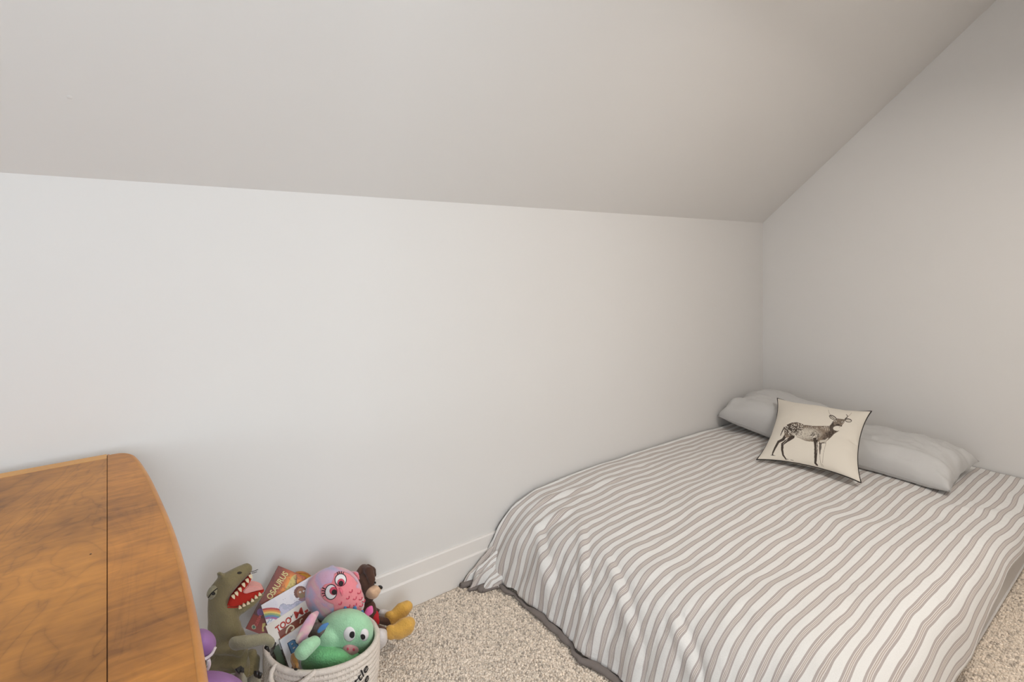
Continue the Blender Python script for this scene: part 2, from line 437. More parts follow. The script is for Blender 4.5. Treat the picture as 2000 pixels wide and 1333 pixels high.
def moulding(sx, ox):
    """rounded edge running round the bowed leaf"""
    A_, B_ = np.array(bow), bow_in; sec = [(0, 0.0), (.35, -.0006), (.6, -.0028), (.82, -.0068), (.95, -.0115), (1, -.016), (.96, -.022), (.85, -.026), (0, -.0262)]
    V = []; n_ = len(sec); F = []
    for a_, b_ in zip(A_, B_):
        for f_, z_ in sec: p_ = b_*(1-f_)+a_*f_; V.append((ox+sx*p_[0], p_[1], TZ+z_))
    for i in range(len(A_)-1):
        for k in range(n_): F.append((i*n_+k, i*n_+(k+1) % n_, (i+1)*n_+(k+1) % n_, (i+1)*n_+k))
    F += [tuple(range(n_)), tuple(range((len(A_)-1)*n_, len(A_)*n_))]
    o = mesh_obj('edge_moulding', V, F, m_edge, table); bmx = bmesh.new(); bmx.from_mesh(o.data); bmesh.ops.recalc_face_normals(bmx, faces=bmx.faces); bmx.to_mesh(o.data); bmx.free()
moulding(1, 0); moulding(-1, -.62)
plate('top_panel', [(-.62, Y0+.036), (-.62, Y1-.036), (-.0006, Y1-.036), (-.0006, Y0+.036)], TZ-.026, TZ, m_top, table, .0006)
plate('end_strip', [(-.62, Y1-.0355), (-.62, Y1), (-.0006, Y1), (-.0006, Y1-.0355)], TZ-.026, TZ, m_strip, table, .0006)
plate('end_strip', [(-.62, Y0), (-.62, Y0+.0355), (-.0006, Y0+.0355), (-.0006, Y0)], TZ-.026, TZ, m_strip, table, .0006)
plate('leaf_board', [(-.62-x, y) for x, y in [(.0006, Y1-.0015)]+[tuple(p) for p in bow_in]+[(.0006, Y0+.0015)]][::-1], TZ-.025, TZ, m_leaf, table, .0004)
box_obj('joint_shade_strip', (-.004, Y0+.01, TZ-.024), (.004, Y1-.004, TZ-.0022), mat('joint_shade', (84, 50, 24), .8), table)  # added dark strip stands in for the shade in the board joint
for lo_, hi_ in [((-.56, .36, TZ-.12), (-.06, .38, TZ-.026)), ((-.56, 1.62, TZ-.12), (-.06, 1.64, TZ-.026)),
                 ((-.58, .38, TZ-.12), (-.56, 1.62, TZ-.026)), ((-.06, .38, TZ-.12), (-.04, 1.62, TZ-.026))]:
    box_obj('apron', lo_, hi_, m_leg, table, .002)
for lx in (-.555, -.065):
    for ly in (.385, 1.615):
        V, F = tube(smooth_path([(lx, ly, .003), (lx, ly, .2), (lx, ly, .45), (lx, ly, .62), (lx, ly, TZ-.027)], 14), np.interp(np.linspace(0, 1, 14), [0, .1, .5, .8, 1], [.014, .018, .022, .026, .026]), 12)
        mesh_obj('leg', V, F, m_leg, table)
bm = bmesh.new(); bmesh.ops.create_cone(bm, cap_ends=True, segments=10, radius1=.0016, radius2=.0016, depth=.0006)
o = bm_obj('knot_mark', bm, mat('knot', (70, 40, 20), .5), table); _p = on_z(177, 1083, TZ+.0002); o.location = Vector(_p)-table.location
o.matrix_parent_inverse = Matrix()

# ================================================================== BED
m_mattress = mat('mattress_fabric', (214, 210, 206), .85, bump=(300, .2, .002))
BX0, BX1, BY0, BY1 = 1.47, 3.418, .463, 1.772
mt = empty('mattress', ((BX0+BX1)/2, (BY0+BY1)/2, .006))
tag(mt, 'low white double mattress on the carpet under the striped duvet', 'mattress')
bm = bmesh.new(); add_box(bm, (BX0, BY0, .006), (BX1, BY1, .195), .035, 5); mo = bm_obj('mattress_body', bm, m_mattress, mt, True)
for zz in (.035, .165):
    ring = []
    for (ax, ay, s0) in [(BX1-.035, BY1-.035, 0), (BX0+.035, BY1-.035, 1), (BX0+.035, BY0+.035, 2), (BX1-.035, BY0+.035, 3)]:
        for k in range(7):
            t = (s0+k/6)*math.pi/2; ring.append((ax+.036*math.cos(t), ay+.036*math.sin(t), zz))
    V, F = tube(ring, .004, 6, True); mesh_obj('piping', V, F, m_mattress, mt)

def stripe_material():
    m = bpy.data.materials.new('striped_cotton'); m.use_nodes = True
    nt = m.node_tree; b = nt.nodes['Principled BSDF']; L = nt.links.new
    uv = nt.nodes.new('ShaderNodeUVMap')
    sp = nt.nodes.new('ShaderNodeSeparateXYZ'); L(uv.outputs['UV'], sp.inputs[0])
    dv = nt.nodes.new('ShaderNodeMath'); dv.operation = 'DIVIDE'; dv.inputs[1].default_value = .0375; L(sp.outputs['X'], dv.inputs[0])
    fr = nt.nodes.new('ShaderNodeMath'); fr.operation = 'FRACT'; L(dv.outputs[0], fr.inputs[0])
    cr = nt.nodes.new('ShaderNodeValToRGB'); cr.color_ramp.interpolation = 'LINEAR'
    white = (230, 228, 225); taupe = (180, 170, 166); warm = (182, 169, 160); thin = (226, 221, 216)
    stops = [(0, white), (.50, white), (.515, taupe), (.635, taupe), (.648, thin), (.672, thin), (.685, warm), (.732, warm), (.744, thin), (.764, thin), (.776, warm), (.822, warm), (.834, thin), (.856, thin), (.868, taupe), (.985, taupe), (1.0, white)]
    els = cr.color_ramp.elements
    els[0].position = 0; els[0].color = srgb(*white); els[1].position = 1; els[1].color = srgb(*white)
    for p, c in stops[1:-1]:
        e = els.new(p); e.color = srgb(*c)
    L(fr.outputs[0], cr.inputs['Fac'])
    # woven thread mottling
    n = nt.nodes.new('ShaderNodeTexNoise'); n.inputs['Scale'].default_value = 420; n.inputs['Detail'].default_value = 2; L(uv.outputs['UV'], n.inputs['Vector'])
    mr = nt.nodes.new('ShaderNodeMapRange'); mr.inputs['To Min'].default_value = .88; mr.inputs['To Max'].default_value = 1.12; L(n.outputs['Fac'], mr.inputs['Value'])
    mx = nt.nodes.new('ShaderNodeVectorMath'); mx.operation = 'MULTIPLY'; L(cr.outputs['Color'], mx.inputs[0]); L(mr.outputs['Result'], mx.inputs[1])
    L(mx.outputs['Vector'], b.inputs['Base Color'])
    b.inputs['Roughness'].default_value = .9; b.inputs['Specular IOR Level'].default_value = .2; b.inputs['Sheen Weight'].default_value = .15
    n2 = nt.nodes.new('ShaderNodeTexNoise'); n2.inputs['Scale'].default_value = 38; n2.inputs['Detail'].default_value = 4; n2.inputs['Distortion'].default_value = .6; L(uv.outputs['UV'], n2.inputs['Vector'])
    bp = nt.nodes.new('ShaderNodeBump'); bp.inputs['Strength'].default_value = .35; bp.inputs['Distance'].default_value = .006; L(n2.outputs['Fac'], bp.inputs['Height']); L(bp.outputs['Normal'], b.inputs['Normal'])
    return m
m_stripe = stripe_material()
m_reverse = mat('grey_cotton', (122, 113, 108), .9, bump=(120, .3, .003))
duvet = empty('striped_duvet', (2.3, 1.1, .02))
tag(duvet, 'white duvet with taupe ticking stripes draped over the low bed', 'duvet')
# profile along the bed (head -> foot) and across (wall -> open side)
NS, NT = 260, 190
foot = smooth_path([(3.425, .236), (3.0, .246), (2.6, .262), (2.1, .272), (1.75, .274), (1.56, .268), (1.445, .255), (1.36, .222), (1.302, .172), (1.264, .112), (1.240, .056), (1.224, .018)], 400)
side = smooth_path([(1.774, .012), (1.765, .003), (1.70, 0), (1.4, 0), (1.0, 0), (.7, 0), (.56, -.004), (.498, -.018), (.462, -.05), (.445, -.095), (.438, -.15)], 400)
def arclen(P, n):
    d = np.r_[0, np.cumsum(np.linalg.norm(np.diff(P, axis=0), axis=1))]
    t = np.linspace(0, d[-1], n)
    return np.stack([np.interp(t, d, P[:, 0]), np.interp(t, d, P[:, 1])], 1), t
fp, fs = arclen(foot, NS); sp_, ss = arclen(side, NT)
SX, TY = np.meshgrid(fs, ss, indexing='ij')
X = np.repeat(fp[:, 0][:, None], NT, 1); Zf = np.repeat(fp[:, 1][:, None], NT, 1)
Y = np.repeat(sp_[:, 0][None], NS, 0); Zs = np.repeat(sp_[:, 1][None], NS, 0)
drop = ((fs[-1]-.52)-SX)/-.52                      # 0 at the rollover -> 1 at the hem
drop = np.clip(drop, 0, 1)
flat = 1-np.clip((.30-Zf-0)/.30*1.1-.1, 0, 1)      # 1 on top
Zsum = Zf+Zs*np.clip(Zf/.24, .25, 1)
# normals of the foot profile for displacement
dX = np.gradient(fp[:, 0]); dZ = np.gradient(fp[:, 1]); nl = np.hypot(dX, dZ)
nX = (dZ/nl)[:, None]; nZ = (-dX/nl)[:, None]
edge_t = np.clip((ss[-1]-TY)/.08, 0, 1); wall_t = np.clip(TY/.05, 0, 1)
disp = .0085*fbm(X*3.2+3, Y*4.1, 0, 3)*wall_t      # soft lumps of the filling
disp += .0026*vnoise(X*7, Y*22+2*vnoise(X*3, Y*3), 4)*(1-drop)  # long ripples
fold = np.abs(vnoise(TY*9+.8*vnoise(SX*4, TY*3)+SX*1.5, SX*1.2, 9))
disp += (.011*(1-2*fold)*drop**1.2)                # folds running down the foot
disp += .007*drop*vnoise(TY*26+SX*6, SX*7, 3)
disp += .0032*drop**.7*(1-2.2*np.abs(vnoise(TY*19-SX*11, SX*6+TY*3, 7)))   # diagonal pull creases
disp += .0030*drop*(1-2.2*np.abs(vnoise(TY*46+SX*9, SX*9, 11)))
disp += .0013*(1-2.2*np.abs(vnoise(X*9+Y*6, Y*13-X*3, 12)))*wall_t           # fine crumple of washed cotton
def crease(p0, p1, amp, wid):
    p0, p1 = np.array(p0), np.array(p1); d = p1-p0; Ld = np.hypot(*d); d = d/Ld; nrm = np.array([-d[1], d[0]])
    a = ((X-p0[0])*d[0]+(Y-p0[1])*d[1])/Ld; q = (X-p0[0])*nrm[0]+(Y-p0[1])*nrm[1]
    env = np.exp(-((a-.5)/.42)**4)
    return amp*env*(np.exp(-(q/wid)**2)-.7*np.exp(-((q-wid*1.6)/wid)**2))
for c in [((1.50, 1.56), (1.31, 1.60), .016, .016), ((1.44, 1.45), (1.23, 1.22), .010, .014), ((1.36, 1.62), (1.24, 1.40), .010, .013), ((1.40, 1.30), (1.24, 1.0), .010, .013),
          ((1.62, 1.66), (1.36, 1.70), .012, .014), ((1.36, 1.0), (1.24, .78), .009, .013), ((1.9, 1.60), (1.5, 1.66), .007, .014)]:
    disp += crease(*c)
Xd = X+nX*disp; Zd = Zsum+nZ*disp
Yd = Y+.006*vnoise(X*5, Y*6, 8)*wall_t*edge_t+.012*drop*vnoise(TY*8, SX*4, 2)*wall_t
# open side flares and undulates
out = np.clip(-Zs/.15, 0, 1)
Yd -= out*(.004+.007*vnoise(X*6, 1.5))
Zd += out*.016*vnoise(X*5+3, .7)+out*np.clip((X-2.1)*.20, -.02, .075)
hemw = drop**3
Xd += hemw*.016*vnoise(TY*12, 2.2, 1)
Xd -= np.clip((drop-.45)/.55, 0, 1)*np.exp(-(TY/.10)**2)*(.010+.014*np.sin(TY*70+SX*9))   # flare into the bunched corner
Zd = np.maximum(Zd, .013+.006*(1+vnoise(X*20, Y*20)))
Xd = np.minimum(Xd, 3.428); Yd = np.minimum(Yd, 1.777)
V = np.stack([Xd, Yd, Zd], -1).reshape(-1, 3)
warp = .0035*vnoise(SX*7, TY*9, 6)+.0010*vnoise(SX*16, TY*14, 2)
U = np.stack([TY+warp, SX], -1).reshape(-1, 2)
ii = np.arange(NS*NT).reshape(NS, NT)
F = np.stack([ii[:-1, :-1], ii[:-1, 1:], ii[1:, 1:], ii[1:, :-1]], -1).reshape(-1, 4)
dv = mesh_obj('duvet_top', V, F, m_stripe, duvet, True, U)
sol = dv.modifiers.new('thickness', 'SOLIDIFY'); sol.thickness = .006; sol.offset = -1
# grey reverse showing as a rolled lip along the foot hem
hem = V.reshape(NS, NT, 3)[-1]
idx = np.arange(6, NT-4)
hp = hem[idx].copy()
wv = .012+.008*vnoise(hp[:, 1]*9, 3.3)+.004*vnoise(hp[:, 1]*30, 1.1)
hp[:, 0] -= .008+.3*wv; hp[:, 2] = .0125
V2, F2 = tube(hp, np.clip(wv, .006, .022), 10, flat=((0, 0, 1), .62))
mesh_obj('reverse_hem', V2, F2, m_reverse, duvet)
# bunched corner against the baseboard
na, nb = 46, 60
A, B = np.meshgrid(np.linspace(0, 1, na), np.linspace(0, 1, nb), indexing='ij')
ang = B*math.pi*.62
wob = 1+.10*np.sin(B*17+1)+.05*np.sin(B*31)
bx = 1.32-.20*A*wob*(.62+.38*np.cos(ang*.9-.35)); by = 1.770-.125*B*(1-.18*A)-.006
bz = .112*(1-B**2.2)*(1-.55*A**1.5)+.03*(1-A)*B
bz += .013*np.sin(B*21+2.5*A+2.2*vnoise(A*4, B*5))*(.35+.65*A)*(1-B)**.5+.010*fbm(A*5, B*7, 3)*(1-B)
end = np.clip((A-.82)/.18, 0, 1); bz = bz*(1-.75*end**2)
bz *= .25+.75*np.clip(A/.35, 0, 1)**1.5
bz = np.maximum(bz, .014)
by = np.minimum(by, KNEE_Y-.02)
V3 = np.stack([bx, by, bz], -1).reshape(-1, 3)
jj = np.arange(na*nb).reshape(na, nb)
F3 = np.stack([jj[:-1, :-1], jj[1:, :-1], jj[1:, 1:], jj[:-1, 1:]], -1).reshape(-1, 4)
bo = mesh_obj('bunched_corner', V3, F3, m_stripe, duvet, True, np.stack([B*.26+.02*A+.007*vnoise(A*4, B*6, 5), A*.2], -1).reshape(-1, 2))
so = bo.modifiers.new('thickness', 'SOLIDIFY'); so.thickness = .004
lip = np.array([V3.reshape(na, nb, 3)[-1, k] for k in range(nb)])+np.array([-.003, 0, -.006]); lip[:, 2] = np.maximum(lip[:, 2], .011)
V4, F4 = tube(lip, .008+.004*np.sin(np.linspace(0, 12, nb)), 8); mesh_obj('reverse_hem', V4, F4, m_reverse, duvet)

# ---- pillows
m_pillow = mat('grey_pillowcase', (198, 196, 194), .85, bump=(55, .35, .004), sheen=.1)
def pillow(name, L, Wd, H, mtx, seed, label, flatten=.0):
    n1, n2 = 70, 54
    u, v = np.meshgrid(np.linspace(-1, 1, n1), np.linspace(-1, 1, n2), indexing='ij')
    x = u*L/2*(1-.07*(1-v**2)*u**4); y = v*Wd/2*(1-.09*(1-u**2)*v**4)
    e = np.clip((1-np.abs(u)**3.2), 0, 1)**.45*np.clip((1-np.abs(v)**3.0), 0, 1)**.42
    wr = .007*fbm(u*3+seed, v*3, seed, 3)*(e > 0)
    ends = np.abs(u)**6
    wr = wr+.022*np.abs(u)**4*np.sin(v*8+seed)*(1-v**2)+.010*ends*np.sin(v*19+seed)+.004*(1-2*np.abs(vnoise(u*5+v*3+seed, v*4)))
    wr = wr+.006*np.exp(-((v-.62)/.10)**2)*(1-.6*u*u)+.006*np.clip(v-.5, 0, 1)*vnoise(u*9+seed, v*2)
    top = H*.74*e+wr*np.minimum(1, e*3); bot = -H*.26*e+.3*wr*np.minimum(1, e*3)
    V = np.concatenate([np.stack([x, y, top], -1).reshape(-1, 3), np.stack([x, y, bot], -1).reshape(-1, 3)])
    k = np.arange(n1*n2).reshape(n1, n2); o_ = n1*n2
    F = list(np.stack([k[:-1, :-1], k[1:, :-1], k[1:, 1:], k[:-1, 1:]], -1).reshape(-1, 4))+list(np.stack([k[:-1, :-1], k[:-1, 1:], k[1:, 1:], k[1:, :-1]], -1).reshape(-1, 4)+o_)
    Vw = [tuple(mtx @ Vector(p)) for p in V]
    root = empty(name, mtx.translation-Vector((0, 0, H*.35)))
    tag(root, label, 'pillow', 'grey pillows at the bed head')
    ob = mesh_obj('pillowcase', Vw, F, m_pillow, root)
    bmx = bmesh.new(); bmx.from_mesh(ob.data); bmesh.ops.remove_doubles(bmx, verts=bmx.verts, dist=.0004); bmx.to_mesh(ob.data); bmx.free()
    ob.data.polygons.foreach_set('use_smooth', [True]*len(ob.data.polygons))
    rim = [(u_, v_) for u_, v_ in [(a, -1) for a in np.linspace(-1, 1, 30)]+[(1, a) for a in np.linspace(-1, 1, 22)][1:]+[(a, 1) for a in np.linspace(1, -1, 30)][1:]+[(-1, a) for a in np.linspace(1, -1, 22)][1:-1]]
    rp = [tuple(mtx @ Vector((a*L/2*(1-.07*(1-c*c)*a**4), c*Wd/2*(1-.09*(1-a*a)*c**4), 0))) for a, c in rim]
    V_, F_ = tube(rp, .0008, 6, True); mesh_obj('seam', V_, F_, m_pillow, root)
    return root
def frame_m(origin, xdir, ydir):
    x = Vector(xdir).normalized(); y = Vector(ydir); y = (y-x*y.dot(x)).normalized(); z = x.cross(y)
    return Matrix(((x.x, y.x, z.x, origin[0]), (x.y, y.y, z.y, origin[1]), (x.z, y.z, z.z, origin[2]), (0, 0, 0, 1)))
# local x = along the bed width (towards the wall), local y = towards the foot
pillow('pillow', .55, .47, .145, frame_m((3.09, .950, .291), (0, 1, 0), (-1, -.02, -.04)), 3.1, 'grey pillow on the open side of the bed, to the right of the deer cushion')
pillow('pillow', .54, .47, .185, frame_m((3.10, 1.497, .322), (.02, 1, .10), (-1, .02, -.06)), 8.4, 'grey pillow in the wall corner, to the left of the deer cushion')

# ------------------------------------------------------------------ print painter: shapes in photo-crop pixels, evaluated per vertex
def in_poly(P, poly):
    x, y = P[:, 0], P[:, 1]; ins = np.zeros(len(P), bool); n = len(poly); j = n-1
    for i in range(n):
        xi, yi = poly[i]; xj, yj = poly[j]
        c = ((yi > y) != (yj > y)) & (x < (xj-xi)*(y-yi)/((yj-yi) if yj != yi else 1e-9)+xi)
        ins ^= c; j = i
    return ins
def in_ell(P, cx, cy, rx, ry, rot=0):
    c, s = math.cos(math.radians(rot)), math.sin(math.radians(rot)); dx, dy = P[:, 0]-cx, P[:, 1]-cy
    a, b = dx*c+dy*s, -dx*s+dy*c
    return (a/rx)**2+(b/ry)**2
def near_line(P, pts, w0, w1=None):
    w1 = w0 if w1 is None else w1
    out = np.zeros(len(P), bool); n = len(pts)-1
    for i in range(n):
        a = np.array(pts[i], float); b = np.array(pts[i+1], float); d = b-a; L2 = d@d+1e-9
        t = np.clip(((P-a)@d)/L2, 0, 1); q = P-a-t[:, None]*d
        w = (w0+(w1-w0)*(i+t)/n)/2
        out |= (q**2).sum(1) < w*w
    return out
def lin(c): return np.array(srgb(*c)[:3])
# ---- deer cushion
def paint_deer(P):
    base = lin((224, 216, 203)); ink = lin((62, 50, 42)); mid = lin((140, 124, 108)); lite = lin((206, 197, 183))
    C = np.repeat(base[None], len(P), 0)
    hatch = fbm(P[:, 0]/9, P[:, 1]/9, 0, 2)
    def put(mask, col, a=1.0): C[mask] = C[mask]*(1-a)+col*a
    def legs(pts, w0, w1, col=ink, a=1.0):
        put(near_line(P, pts, w0, w1), col, a)
    # far legs
    legs([(335, 665), (300, 720), (245, 748), (205, 820), (178, 880), (172, 905)], 38, 13)
    legs([(172, 905), (190, 908)], 14, 8)
    legs([(742, 765), (738, 840), (736, 895)], 34, 6, ink, .9)
    legs([(810, 750), (778, 880), (764, 1015), (778, 1045)], 4, 3, mid)
    legs([(722, 800), (738, 960), (752, 1028), (765, 1040)], 5, 4, mid)
    body = [(318, 590), (345, 545), (400, 522), (460, 516), (520, 534), (560, 550), (650, 560), (760, 560), (845, 560), (880, 530), (900, 505), (935, 545), (905, 585), (965, 616), (905, 655), (870, 690), (838, 722), (800, 752), (745, 772), (715, 745), (640, 747), (560, 735), (480, 702), (430, 682), (385, 690), (340, 702), (320, 680), (314, 630)]
    bmask = in_poly(P, body)
    put(bmask, mid)
    sh = np.clip(1.05-in_ell(P, 385, 585, 150, 95, 10)*.75, 0, 1)
    top = np.clip(1-(P[:, 1]-520-.04*(P[:, 0]-500))/70, 0, 1)*.75
    chest = np.clip(1.1-in_ell(P, 860, 660, 130, 55, -28), 0, 1)
    should = np.clip(1.1-in_ell(P, 670, 690, 70, 65), 0, 1)
    belly = np.clip((P[:, 1]-700-.12*(P[:, 0]-430))/40, 0, 1)*.7
    dark = np.clip(np.maximum.reduce([sh, top, chest, should*.8, belly])+.45*hatch, 0, 1)
    lightm = np.clip(1.25-in_ell(P, 570, 655, 190, 75), 0, 1)*.9
    for m_, col, wgt in ((bmask, lite, lightm), (bmask, ink, dark)):
        C[m_] = C[m_]*(1-wgt[m_][:, None])+col*wgt[m_][:, None]
    # hind leg, near
    legs([(415, 690), (345, 735), (292, 775), (288, 840), (300, 905), (330, 950)], 42, 15)
    legs([(330, 950), (360, 958)], 8, 4)
    legs([(350, 720), (300, 775)], 8, 4, lite, .7)
    # front leg, near
    legs([(683, 720), (690, 800), (685, 900), (682, 1000), (706, 1026)], 50, 15)
    legs([(700, 760), (696, 880)], 12, 5, lite, .6)
    legs([(745, 745), (800, 735), (830, 705)], 30, 12, lite, .9)
    legs([(725, 765), (800, 762)], 10, 6)
    # tail
    legs([(315, 580), (288, 628), (268, 676)], 16, 7)
    # neck bands
    for x in (795, 818, 842): legs([(x, 566), (x+6, 612)], 9, 6, lite, .85)
    # spots
    r2 = np.random.default_rng(3)
    for i in range(95):
        x, y = r2.uniform(325, 545), r2.uniform(525, 690)
        put((in_ell(P, x, y, 6, 5) < 1) & bmask, base, .9)
    for i in range(30):
        x, y = r2.uniform(625, 710), r2.uniform(640, 720); put((in_ell(P, x, y, 6, 5) < 1) & bmask, base, .85)
    for i in range(24):
        x, y = r2.uniform(560, 790), r2.uniform(566, 600); put((in_ell(P, x, y, 5, 4) < 1) & bmask, base, .6)
    # head
    legs([(872, 585), (905, 520)], 60, 44, ink, .75)
    hm = in_poly(P, [(895, 500), (925, 470), (985, 476), (1035, 484), (1022, 520), (992, 560), (960, 585), (920, 575), (898, 545)])
    put(hm, mid); C[hm] = C[hm]*(1-.5*np.clip(hatch[hm]+.5, 0, 1)[:, None])
    put(in_ell(P, 932, 592, 40, 26, 10) < 1, base)
    put(in_ell(P, 948, 549, 24, 13, 5) < 1, ink); put(in_ell(P, 948, 568, 26, 8, 5) < 1, base)
    for ex, ey in ((918, 505), (1000, 516)):
        put(in_ell(P, ex, ey, 15, 9, 8) < 1, lite); put(in_ell(P, ex, ey+2, 9, 5) < 1, ink)
    put(in_ell(P, 990, 560, 8, 8) < 1, ink)
    for cx_, cy_, rx_, ry_, ro in ((888, 461, 48, 24, 28), (1072, 495, 42, 23, 8)):
        q = in_ell(P, cx_, cy_, rx_, ry_, ro); put(q < 1, ink); q = in_ell(P, cx_, cy_+2, rx_-9, ry_-9, ro); put(q < 1, lite)
    put(near_line(P, [(860, 445), (905, 475)], 8, 10), ink, .8)
    legs([(862, 432), (842, 400), (836, 368)], 4, 3, mid); legs([(1035, 478), (1066, 448), (1048, 424)], 14, 6)
    legs([(1062, 452), (1090, 430), (1108, 408)], 5, 3, mid)
    for x, y in ((200, 910), (345, 955), (400, 962), (415, 966), (160, 905), (690, 1022)): legs([(x-8, y), (x+9, y+3)], 5, 3)
    return C
BL, BR = on_z(1481, 897, .292), on_z(1679, 941, .290)
TL, TR = on_x(1520, 780, 2.965), on_x(1699, 805, 3.02)
Q = [Vector(p) for p in (TL, TR, BR, BL)]
nf = ((Q[1]-Q[3]).cross(Q[0]-Q[2])).normalized()
if nf.x > 0: nf = -nf
cush = empty('deer_cushion', (Q[2]+Q[3])/2); tag(cush, 'cream square cushion printed with a spotted deer, black piping, leaning on the pillows', 'cushion')
n1, n2 = 300, 270
u, v = np.meshgrid(np.linspace(0, 1, n1), np.linspace(0, 1, n2), indexing='ij')
def cush_xy(u, v):
    a, c = 2*u-1, 2*v-1
    a2 = a*(1-.12*(1-c**2)*a**4+.03*a**6*c**6); c2 = c*(1-.12*(1-a**2)*c**4+.03*a**6*c**6)
    return (a2+1)/2, (c2+1)/2
uu, vv = cush_xy(u, v)
q = [np.array(p) for p in Q]
base = (1-uu)[..., None]*(1-vv)[..., None]*q[0]+uu[..., None]*(1-vv)[..., None]*q[1]+uu[..., None]*vv[..., None]*q[2]+(1-uu)[..., None]*vv[..., None]*q[3]
a, c = 2*u-1, 2*v-1
e = np.clip(1-np.abs(a)**2.4, 0, 1)**.6*np.clip(1-np.abs(c)**2.4, 0, 1)**.6
wr = .004*fbm(u*4+2, v*4, 1, 3)*np.minimum(1, e*4)
wr += -.012*np.exp(-((u-.93)/.05)**2-((v-.55)/.03)**2)+.006*np.exp(-((u-.9)/.06)**2-((v-.66)/.04)**2)
nfa = np.array(nf)
Vf = base+nfa*(.062*e+wr)[..., None]
_q = Vf.reshape(-1, 3)-CAM; _z = _q@FW
cols = paint_deer(np.stack([(CX+FPX*(_q@RT)/_z-1480)*6.058, (CY-FPX*(_q@UP)/_z-740)*6.058], 1))
k = np.arange(n1*n2).reshape(n1, n2)
Fq = np.stack([k[:-1, :-1], k[:-1, 1:], k[1:, 1:], k[1:, :-1]], -1).reshape(-1, 4)
m_deer = mat('printed_cotton', (0, 0, 0), .85, bump=(90, .2, .002), attr='print', sheen=.1)
mesh_obj('printed_front', Vf.reshape(-1, 3), Fq, m_deer, cush, True, None, cols)
st = 6
Vb = (base-nfa*(.05*e)[..., None])[::st, ::st] if False else (base-nfa*(.045*e)[..., None])
kk = np.unique(np.r_[np.arange(0, n1, 6), n1-1]); ll_ = np.unique(np.r_[np.arange(0, n2, 6), n2-1])
Vb = Vb[np.ix_(kk, ll_)]; k2 = np.arange(len(kk)*len(ll_)).reshape(len(kk), len(ll_))
mesh_obj('cushion_back', Vb.reshape(-1, 3), np.stack([k2[:-1, :-1], k2[1:, :-1], k2[1:, 1:], k2[:-1, 1:]], -1).reshape(-1, 4), mat('cream_cotton', (224, 216, 203), .85), cush)
bd = np.concatenate([base[::4, 0], base[-1, ::4], base[::-4, -1], base[0, ::-4]])
keep = [0]
for i in range(1, len(bd)):
    if np.linalg.norm(bd[i]-bd[keep[-1]]) > .003: keep.append(i)
V_, F_ = tube(bd[keep], .0026, 8, True); mesh_obj('piping', V_, F_, mat('black_piping', (38, 33, 31), .7), cush)

# ================================================================== TOYS
ZS = 5.4875                                        # crop pixels per photo pixel in the two toy crops
def cropA(x, y): return 380+x/ZS, 1090+y/ZS        # dinosaur crop
def cropB(x, y): return 580+x/ZS, 1090+y/ZS        # owl crop
def add_ellipsoid(bm, c, ax, sub=3):
    """c centre, ax three axis vectors (already scaled by the radii)"""
    r = bmesh.ops.create_icosphere(bm, subdivisions=sub, radius=1)
    A = [np.asarray(a, float) for a in ax]; c = np.asarray(c, float)
    for v in r['verts']:
        p = c+A[0]*v.co.x+A[1]*v.co.y+A[2]*v.co.z; v.co = p
def blob(name, prims, m, parent, voxel=.004, smooth=6, crop=cropA):
    """union of traced ellipsoids ('e', x, y, Y, rx, ry, depth_m[, rot]) and chains ('c', [(x,y,Y,r)...][, depth factor])"""
    bm = bmesh.new()
    for p in prims:
        if p[0] == 'e':
            x, y, Y, rx, ry, dz = p[1:7]; rot = math.radians(p[7]) if len(p) > 7 else 0
            px, py = crop(x, y); c = on_y(px, py, Y); k_ = depth_at(px, Y)/FPX/ZS
            a1 = RT*math.cos(rot)-UP*math.sin(rot); a2 = RT*math.sin(rot)+UP*math.cos(rot)
            vw = (CAM-c)/np.linalg.norm(CAM-c)
            add_ellipsoid(bm, c, (a1*rx*k_, a2*ry*k_, vw*dz))
        else:
            pts = p[1]; df = p[2] if len(p) > 2 else 1.0
            P = []
            for x, y, Y, r in pts:
                px, py = crop(x, y); P.append(np.r_[on_y(px, py, Y), r*depth_at(px, Y)/FPX/ZS])
            P = np.array(P)
            for i in range(len(P)-1):
                L_ = np.linalg.norm(P[i+1, :3]-P[i, :3]); n = max(2, int(L_/(.35*min(P[i, 3], P[i+1, 3])+1e-6))+1); n = min(n, 24)
                for t in np.linspace(0, 1, n):
                    q_ = P[i]*(1-t)+P[i+1]*t
                    vw = (CAM-q_[:3])/np.linalg.norm(CAM-q_[:3])
                    add_ellipsoid(bm, q_[:3], (RT*q_[3], UP*q_[3], vw*q_[3]*df), 2)
    return remesh(name, bm, m, parent, voxel, smooth)
def remesh(name, bm, m, parent, voxel, smooth):
    me = bpy.data.meshes.new('tmp'); bm.to_mesh(me); bm.free()
    t = bpy.data.objects.new('tmp', me); COL.objects.link(t)
    r = t.modifiers.new('r', 'REMESH'); r.mode = 'VOXEL'; r.voxel_size = voxel
    if smooth:
        sm = t.modifiers.new('s', 'SMOOTH'); sm.factor = .5; sm.iterations = smooth
    dg = bpy.context.evaluated_depsgraph_get()
    out_ = bpy.data.meshes.new_from_object(t.evaluated_get(dg)); out_.name = name
    bpy.data.objects.remove(t); bpy.data.meshes.remove(me)
    out_.polygons.foreach_set('use_smooth', [True]*len(out_.polygons))
    out_.materials.clear(); out_.materials.append(m)
    o = bpy.data.objects.new(name, out_); COL.objects.link(o)
    if parent: o.parent = parent; o.matrix_parent_inverse = parent.matrix_world.inverted()
    return o
def ground(root, o):
    """lift every child so the thing's lowest point rests on the carpet"""
    zmin = min((c.matrix_world @ v.co).z for c in o for v in c.data.vertices)
    for c in o: c.data.transform(Matrix.Translation((0, 0, .004-zmin)))
